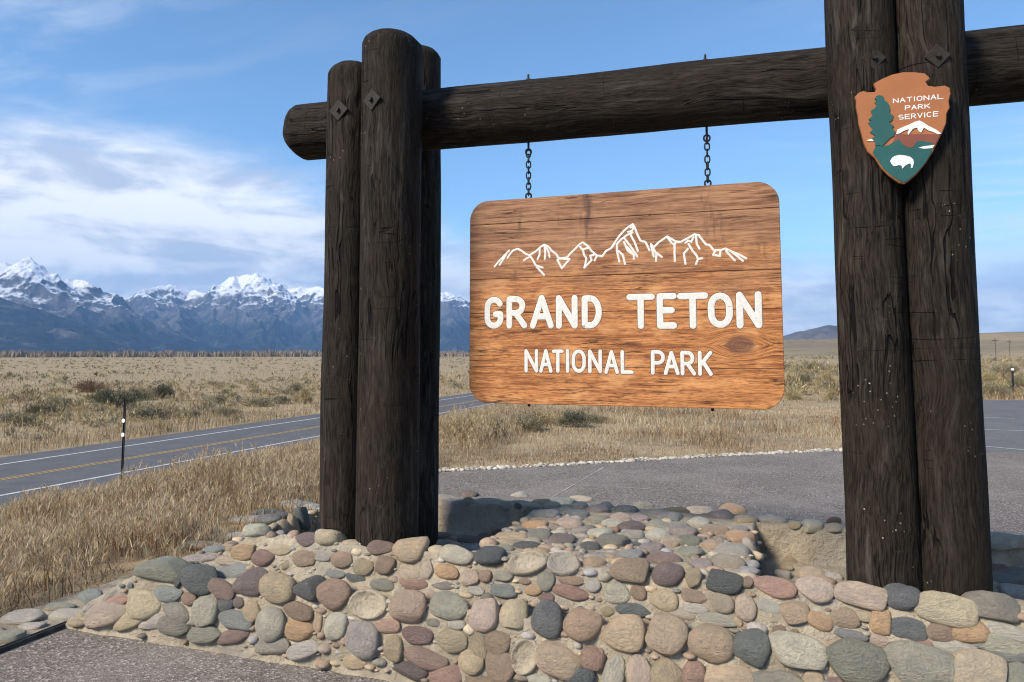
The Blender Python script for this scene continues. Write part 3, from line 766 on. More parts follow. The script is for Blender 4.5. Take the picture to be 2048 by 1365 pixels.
for table, hw in ((BIG, 0.0185), (SMALL, 0.0108)):
    for ch, x0, z0, x1, z1 in table:
        bm = bmesh.new()
        for path in GLYPH[ch]:
            dome_path(bm, [(x0 + (x1 - x0) * a, z0 + (z1 - z0) * b) for a, b in path], hw, 0.0016, -BT + 0.0002)
        o = link('letter', mesh_bm('letter', bm, True), M_LETTER, sign)
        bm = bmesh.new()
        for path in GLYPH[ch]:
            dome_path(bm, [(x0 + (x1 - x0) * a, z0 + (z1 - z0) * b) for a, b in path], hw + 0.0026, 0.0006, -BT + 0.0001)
        link('groove_shade', mesh_bm('groove_shade', bm, True), M_GROOVE_SHADE, o)  # wider dark stroke under the letter, painted shade for a carved look
        o['label'] = 'white painted letter ' + ch
RIDGE = '-0.711 0.2 -0.687 0.227 -0.651 0.262 -0.62 0.291;-0.679 0.209 -0.66 0.236 -0.639 0.268;-0.63 0.249 -0.613 0.273 -0.596 0.29 -0.567 0.299 -0.542 0.285 -0.517 0.266 -0.494 0.257 -0.476 0.231 -0.459 0.2 -0.439 0.174 -0.408 0.141;-0.453 0.196 -0.416 0.183;-0.53 0.229 -0.515 0.24 -0.494 0.247;-0.494 0.259 -0.459 0.278 -0.43 0.302 -0.406 0.315 -0.381 0.302 -0.361 0.277 -0.337 0.259 -0.321 0.234;-0.434 0.3 -0.434 0.261 -0.447 0.232;-0.406 0.309 -0.4 0.267 -0.404 0.23;-0.397 0.303 -0.381 0.274 -0.375 0.242;-0.329 0.225 -0.303 0.175 -0.257 0.226 -0.321 0.23;-0.329 0.241 -0.313 0.232 -0.27 0.236 -0.256 0.255 -0.224 0.283 -0.196 0.309 -0.18 0.318 -0.153 0.297 -0.13 0.267 -0.099 0.239 -0.068 0.235 -0.048 0.263 -0.017 0.277 0.002 0.303;-0.195 0.293 -0.183 0.277 -0.153 0.284 -0.141 0.287;-0.179 0.273 -0.173 0.246 -0.16 0.226 -0.166 0.195 -0.172 0.174 -0.13 0.215 -0.138 0.24 -0.118 0.243;-0.099 0.239 -0.113 0.212;-0.022 0.274 0.002 0.307 0.025 0.34 0.056 0.373 0.079 0.391 0.104 0.405 0.115 0.385 0.128 0.347 0.146 0.31 0.172 0.303 0.194 0.256;0.091 0.387 0.11 0.393;0.102 0.359 0.071 0.346 0.037 0.323 0.015 0.299 0.013 0.264 0.027 0.199;0.021 0.26 0.047 0.236 0.058 0.186;0.077 0.364 0.098 0.367 0.11 0.389;0.09 0.349 0.112 0.306 0.13 0.255;0.058 0.327 0.086 0.288 0.115 0.245 0.126 0.225;0.054 0.308 0.074 0.258 0.108 0.234 0.107 0.211;0.07 0.281 0.1 0.245;0.202 0.29 0.216 0.27 0.246 0.299 0.291 0.327 0.334 0.298 0.36 0.293 0.4 0.312 0.434 0.331;0.202 0.286 0.209 0.256 0.216 0.221;0.216 0.263 0.231 0.232 0.228 0.196;0.231 0.24 0.26 0.216;0.295 0.317 0.312 0.292 0.329 0.28 0.328 0.235 0.329 0.191;0.331 0.284 0.338 0.298;0.387 0.288 0.403 0.299 0.417 0.291 0.43 0.316;0.403 0.28 0.424 0.242 0.445 0.215 0.451 0.197 0.473 0.2;0.451 0.197 0.44 0.171;0.399 0.254 0.377 0.229 0.385 0.174;0.443 0.323 0.446 0.278 0.46 0.252;0.436 0.331 0.457 0.326 0.478 0.295 0.496 0.272 0.51 0.271 0.534 0.241 0.569 0.239 0.593 0.247 0.624 0.23 0.665 0.21 0.697 0.19;0.541 0.237 0.53 0.217 0.565 0.208 0.567 0.232;0.597 0.234 0.617 0.208 0.64 0.182;0.628 0.226 0.658 0.199 0.68 0.178'
bm = bmesh.new()
for l in RIDGE.split(';'):
    v = list(map(float, l.split())); dome_path(bm, list(zip(v[::2], v[1::2])), 0.0062, 0.0014, -BT + 0.0003, 8)
o = link('mountain_outline', mesh_bm('mountain_outline', bm, True), M_LETTER, sign)
o['label'] = 'white routed outline of jagged mountains'
CHAIN_S = (-1.302, -0.283)
for cs in CHAIN_S:
    bm = bmesh.new(); bm_cyl(bm, (cs - SIGN_S, 0, -BH + 0.01), (cs - SIGN_S, 0, -BH - 0.016), 0.008, 0.008, 8)
    link('bolt_end', mesh_bm('bolt_end', bm), M_IRON, sign)

# ---------------------------------------------------------------- the two chains
def torus_link(rx, rz, r, n=20, m=7):
    V = []; T = []
    for i in range(n):
        a = 2 * math.pi * i / n
        c = Vector((rx * math.copysign(abs(math.cos(a)) ** 0.8, math.cos(a)), 0, rz * math.copysign(abs(math.sin(a)) ** 0.8, math.sin(a))))
        d = Vector((math.cos(a), 0, math.sin(a)))
        for j in range(m):
            b = 2 * math.pi * j / m
            V.append(tuple(c + d * r * math.cos(b) + Vector((0, 1, 0)) * r * math.sin(b)))
    for i in range(n):
        for j in range(m):
            a, b = i * m + j, i * m + (j + 1) % m; c, d = ((i + 1) % n) * m + (j + 1) % m, ((i + 1) % n) * m + j
            T += [(a, b, c), (a, c, d)]
    return tri_mesh('link', V, T, smooth=True)
me_link = torus_link(0.0125, 0.021, 0.0044)
me_eye = torus_link(0.0155, 0.0165, 0.0052)
for k, cs in enumerate(CHAIN_S):
    zt = 3.047 - 0.0148 * (cs + 2.935)
    bot, topz = SIGN_Z + BH, zt - 0.178
    ch = empty('hanging_chain', W(cs, SIGN_T, bot), ROT + (0.3 if k == 0 else 0.15))
    tag(ch, ('black iron chain holding the sign end nearer the tall three-log post', 'black iron chain holding the sign end nearer the arrowhead badge')[k], 'chain', 'chains that hang the sign from the beam')
    bm = bmesh.new(); bm_cyl(bm, (0, 0, -0.03), (0, 0, 0.004), 0.006, 0.006, 8); bm_cyl(bm, (0, 0, 0.0), (0, 0, 0.004), 0.014, 0.014, 12)
    link('rod', mesh_bm('rod', bm), M_IRON, ch)
    link('eye_bolt', me_eye, M_IRON, ch, (0, 0, 0.018))
    L = topz - bot
    z0, z1 = 0.038, L - 0.085
    n = max(3, round((z1 - z0) / 0.033))
    pitch = (z1 - z0) / n
    for i in range(n + 1):
        o = link('link', me_link, M_IRON, ch, (0, 0, z0 + 0.006 + pitch * i), (0, 0, R(90) * ((i + 1) % 2) + random.Random(i).uniform(-0.25, 0.25)))
    bm = bmesh.new()
    bm_cyl(bm, (0, 0, L - 0.055), (0, 0, L + 0.40), 0.0065, 0.0065, 8)
    bm_cyl(bm, (0, 0, L + 0.357), (0, 0, L + 0.372), 0.016, 0.016, 6)
    link('rod', mesh_bm('rod', bm), M_IRON, ch)
    link('eye_bolt', me_eye, M_IRON, ch, (0, 0, L - 0.068))

# ================================================================ THE ARROWHEAD BADGE
BAD = {'OUT':'-0.191 0.143 -0.174 0.16 -0.155 0.166 -0.137 0.158 -0.109 0.156 -0.103 0.168 -0.113 0.194 -0.08 0.211 -0.035 0.227 0.009 0.232 0.052 0.226 0.09 0.216 0.106 0.199 0.109 0.188 0.094 0.176 0.101 0.16 0.128 0.151 0.165 0.153 0.184 0.14 0.186 0.112 0.178 0.08 0.18 0.052 0.167 0.025 0.164 -0.015 0.148 -0.054 0.127 -0.097 0.105 -0.143 0.078 -0.185 0.045 -0.227 0.012 -0.256 -0.006 -0.267 -0.028 -0.26 -0.066 -0.226 -0.094 -0.191 -0.118 -0.144 -0.146 -0.112 -0.16 -0.074 -0.169 -0.027 -0.179 0.02 -0.18 0.053 -0.187 0.1 -0.185 0.125', 'GREEN':'-0.128 -0.118 -0.112 -0.086 -0.09 -0.093 -0.065 -0.091 -0.039 -0.077 -0.021 -0.07 -0.007 -0.092 0.01 -0.108 0.032 -0.112 0.047 -0.085 0.065 -0.083 0.11 -0.097 0.108 -0.113 0.101 -0.139 0.075 -0.183 0.042 -0.222 0.01 -0.251 -0.006 -0.261 -0.026 -0.254 -0.062 -0.222 -0.09 -0.189 -0.114 -0.144', 'TREE':'-0.091 0.138 -0.077 0.13 -0.074 0.113 -0.062 0.103 -0.055 0.09 -0.052 0.069 -0.056 0.053 -0.04 0.039 -0.046 0.019 -0.058 0.011 -0.04 -0.007 -0.048 -0.018 -0.034 -0.032 -0.042 -0.052 -0.056 -0.059 -0.075 -0.078 -0.09 -0.093 -0.105 -0.087 -0.116 -0.09 -0.115 -0.074 -0.129 -0.056 -0.114 -0.045 -0.136 -0.026 -0.124 -0.015 -0.142 0.016 -0.127 0.027 -0.139 0.032 -0.122 0.047 -0.129 0.069 -0.11 0.083 -0.104 0.095 -0.113 0.105 -0.101 0.116 -0.112 0.123 -0.104 0.135', 'MOUNT':'-0.046 -0.08 -0.031 -0.045 0.139 -0.061 0.118 -0.104 0.099 -0.094 0.065 -0.083 0.047 -0.085 0.032 -0.11 0.014 -0.108 -0.007 -0.092 -0.021 -0.068 -0.039 -0.079', 'SNOW':'-0.031 -0.045 -0.026 -0.025 -0.001 -0.015 0.021 -0.007 0.043 0.003 0.061 0.007 0.078 -0.005 0.092 -0.018 0.126 -0.042 0.143 -0.06 0.129 -0.061 0.112 -0.049 0.098 -0.043 0.084 -0.032 0.077 -0.027 0.066 -0.048 0.057 -0.041 0.051 -0.024 0.035 -0.027 0.016 -0.053 0.013 -0.043 0.02 -0.027 -0.001 -0.033 -0.016 -0.042', 'LAKE':'0.053 -0.114 0.071 -0.109 0.115 -0.107 0.107 -0.12 0.074 -0.12', 'CLOUD':'-0.15 -0.063 -0.141 -0.058 -0.12 -0.058 -0.123 -0.068', 'BISON':'-0.06 -0.163 -0.052 -0.149 -0.04 -0.142 -0.02 -0.139 0.002 -0.144 0.021 -0.152 0.031 -0.165 0.032 -0.181 0.026 -0.201 0.02 -0.201 0.022 -0.186 0.015 -0.18 0.002 -0.186 -0.007 -0.194 -0.013 -0.201 -0.016 -0.187 -0.028 -0.184 -0.038 -0.188 -0.047 -0.187 -0.055 -0.176', }
BS, BTT, BZ = 0.59, 3.565, 2.60
badge = empty('arrowhead_badge', W(BS, BTT, BZ), ROT)
tag(badge, 'brown and green arrowhead badge with tree, mountain and white bison on the paired posts', 'badge')
def plate(name, key, y0, y1, mat, bev=0.002):
    v = list(map(float, BAD[key].split())); P = list(zip(v[::2], v[1::2]))
    bm = bmesh.new()
    f = bm.faces.new([bm.verts.new((x, y0, z)) for x, z in P])
    r = bmesh.ops.extrude_face_region(bm, geom=[f])
    for q in r['geom']:
        if isinstance(q, bmesh.types.BMVert): q.co.y = y1
    bmesh.ops.recalc_face_normals(bm, faces=bm.faces[:])
    if bev:
        rim = [e for e in bm.edges if abs(e.verts[0].co.y - y1) < 1e-6 and abs(e.verts[1].co.y - y1) < 1e-6]
        bmesh.ops.bevel(bm, geom=rim, offset=bev, segments=2, affect='EDGES')
    return link(name, mesh_bm(name, bm), mat, badge)
plate('shield', 'OUT', 0.022, 0.0, M_BADGE, 0.003)
plate('valley', 'GREEN', 0.002, -0.0030, M_BADGE_GREEN, 0.0)
plate('mountain', 'MOUNT', 0.002, -0.0018, M_BADGE_RED, 0.0)
plate('snow', 'SNOW', 0.002, -0.0042, M_BADGE_WHITE, 0.0)
plate('tree', 'TREE', 0.002, -0.0054, M_BADGE_GREEN, 0.0)
plate('lake', 'LAKE', 0.002, -0.0048, M_BADGE_WHITE, 0.0)
plate('cloud', 'CLOUD', 0.002, -0.0036, M_BADGE_WHITE, 0.0)
plate('bison', 'BISON', 0.002, -0.0060, M_BADGE_WHITE, 0.0)
for word, bl, tl, br, tr in (('NATIONAL', (-0.036, 0.097), (-0.036, 0.115), (0.156, 0.095), (0.157, 0.115)), ('PARK', (0.009, 0.06), (0.010, 0.078), (0.104, 0.059), (0.104, 0.077)), ('SERVICE', (-0.017, 0.02), (-0.017, 0.039), (0.134, 0.02), (0.135, 0.04))):
    n = len(word); wid = [0.25 if c == 'I' else 1.0 for c in word]; gap = 0.42
    tot = sum(wid) + gap * (n - 1); x = 0.0
    for c, w in zip(word, wid):
        bm = bmesh.new()
        def mp(a, b):
            f = (x + a * w) / tot
            lo = (bl[0] + (br[0] - bl[0]) * f, bl[1] + (br[1] - bl[1]) * f); hi = (tl[0] + (tr[0] - tl[0]) * f, tl[1] + (tr[1] - tl[1]) * f)
            return (lo[0] + (hi[0] - lo[0]) * b, lo[1] + (hi[1] - lo[1]) * b)
        for path in GLYPH[c]: dome_path(bm, [mp(*p) for p in path], 0.0022, 0.0016, 0.0003, 8)
        o = link('letter', mesh_bm('letter', bm, True), M_BADGE_WHITE, badge)
        x += w + gap

# ================================================================ THE STONE BASE
def base_h(s, t):
    l = np.minimum(np.minimum((t - 3.35) / .05, (5.22 - t) / .05), np.minimum((s + 3.93) / .55, (2.75 - s) / .05))
    z = .36 * sat(l) ** .75
    u = np.minimum(np.minimum((t - 3.49) / .07, (5.05 - t) / .06), np.minimum((s + 3.0) / .2, (2.5 - s) / .06))
    z = z + .21 * sat(u)
    for a, b in ((-2.78, -1.46), (-.10, 1.5)):
        p = np.minimum(np.minimum((s - a) / .03, (b - s) / .03), np.minimum((t - 3.64) / .04, (4.8 - t) / .03))
        z = z - .2 * sat(p)
    return z
def lines(lo, hi, step, dense, dstep):
    v = list(np.arange(lo, hi, step)) + [hi]
    for a, b in dense: v += list(np.arange(a, b + 1e-6, dstep))
    v = np.unique(np.round(v, 4)); keep = [v[0]]
    for x in v[1:]:
        if x - keep[-1] > 0.0035: keep.append(x)
    return np.array(keep)
BASE_S, BASE_T = -0.6, 4.28
base = empty('stone_plinth', W(BASE_S, BASE_T, 0.0), ROT)
tag(base, 'stepped base of multicoloured river stones set in sandy mortar under the log posts', 'stone base')
def build_core():
    sl = lines(-3.97, 2.79, 0.028, [(-3.95, -3.35), (-3.02, -2.7), (-1.5, -1.4), (-.13, -.04), (1.44, 1.52)], 0.012)
    tl = lines(3.33, 5.24, 0.028, [(3.34, 3.41), (3.48, 3.58), (3.63, 3.69), (4.76, 4.82), (4.98, 5.06), (5.16, 5.23)], 0.0045)
    S, T = np.meshgrid(sl, tl, indexing='ij')
    js = (fbm(S * 6, T * 6, 61, 4) - .5) * .03; jt = (fbm(S * 6, T * 6, 71, 4) - .5) * .03
    Z = base_h(S + js, T + jt)
    lump = (fbm(S * 9, T * 9 + Z * 9, 81, 4) - .5) * .035
    edge = sat(Z / 0.05)
    Z = Z + lump * edge - 0.02 * (1 - edge)
    T2 = T + (fbm(S * 11, Z * 11, 91, 4) - .5) * .03 * edge
    me = grid_mesh('mortar_core', S - BASE_S, T2 - BASE_T, Z)
    if me.polygons[len(me.polygons) // 2].normal.z < 0: me.flip_normals()
    return link('mortar_core', me, M_MORTAR, base)
build_core()

def stone_mesh(i):
    rnd = random.Random(100 + i)
    bm = bmesh.new(); bmesh.ops.create_icosphere(bm, subdivisions=3, radius=1.0)
    p = rnd.choice([2.0, 2.15, 2.3, 2.6, 3.1]); off = Vector((rnd.uniform(0, 90), rnd.uniform(0, 90), i * 3.3))
    skew = rnd.uniform(-.22, .22); egg = rnd.uniform(-.2, .2)
    for v in bm.verts:
        c = v.co
        k = (abs(c.x) ** p + abs(c.y) ** p + abs(c.z) ** p) ** (-1 / p)
        c = c * k
        c = c * (1 + 0.17 * noise.noise(c * 0.9 + off) + 0.06 * noise.noise(c * 2.3 + off) + 0.018 * noise.noise(c * 6 + off))
        c.y *= 1 + egg * c.x; c.x += skew * c.y * 0.5
        v.co = c
    cuts_ = [(Vector((rnd.gauss(0, 1), rnd.gauss(0, 1), rnd.gauss(0, 1))).normalized(), rnd.uniform(0.68, 0.86)) for _ in range(rnd.randint(1, 5))]
    for v in bm.verts:
        for n_, d_ in cuts_:
            k = v.co.dot(n_) - d_
            if k > 0: v.co -= n_ * k * 0.8
        v.co += v.co * 0.02 * noise.noise(v.co * 9 + off)
    return mesh_bm('stone', bm, True)
STONE_MESH = [stone_mesh(i) for i in range(22)]
def flake_mesh():
    """the hollow left in the mortar where a stone has fallen out"""
    V = []; n = 28; prof = [(1.16, -0.25), (1.10, 0.10), (1.0, 0.24), (0.92, 0.20), (0.80, 0.02), (0.55, -0.08), (0.25, -0.11)]
    for r, z in prof:
        for k in range(n):
            a = 2 * math.pi * k / n; w = 1 + 0.10 * noise.noise(Vector((math.cos(a) * 1.4, math.sin(a) * 1.4, 5)))
            zz = z * (1 + 0.5 * noise.noise(Vector((math.cos(a) * 3, math.sin(a) * 3, 1)))) if z > 0.1 else z
            V.append((r * w * math.cos(a), r * w * math.sin(a), zz))
    T = []
    for i in range(len(prof) - 1):
        for k in range(n):
            j = (k + 1) % n; a, b, c, d = i * n + k, i * n + j, (i + 1) * n + j, (i + 1) * n + k
            T += [(a, b, c), (a, c, d)]
    V.append((0, 0, -0.12)); l = len(V) - 1; i = (len(prof) - 1) * n
    T += [(i + k, i + (k + 1) % n, l) for k in range(n)]
    return tri_mesh('stone_socket', V, T, smooth=True)
FLAKE = flake_mesh()
PAL = dict(gg=(128,127,112),gl=(160,156,138),dg=(84,92,94),bg=(122,128,127),pu=(106,90,89),pl=(142,130,128),ma=(128,102,92),br=(146,120,96),tn=(178,152,116),orr=(188,144,96),cr=(206,186,146),pk=(172,151,130),wh=(196,190,174),lg=(166,160,148),ro=(160,120,102),ol=(150,134,98))
def stone_colour(c, rnd):
    q = lin(PAL[c]); g = sum(q) / 3; q = tuple((x * 0.60 + g * d) for x, d in zip(q, (0.45, 0.405, 0.34))); v = rnd.uniform(1.2, 1.85)
    q = [x * v * rnd.uniform(0.97, 1.03) for x in q]; k = min(1.0, 0.62 / max(q))
    return tuple(x * k for x in q) + (1.0,)
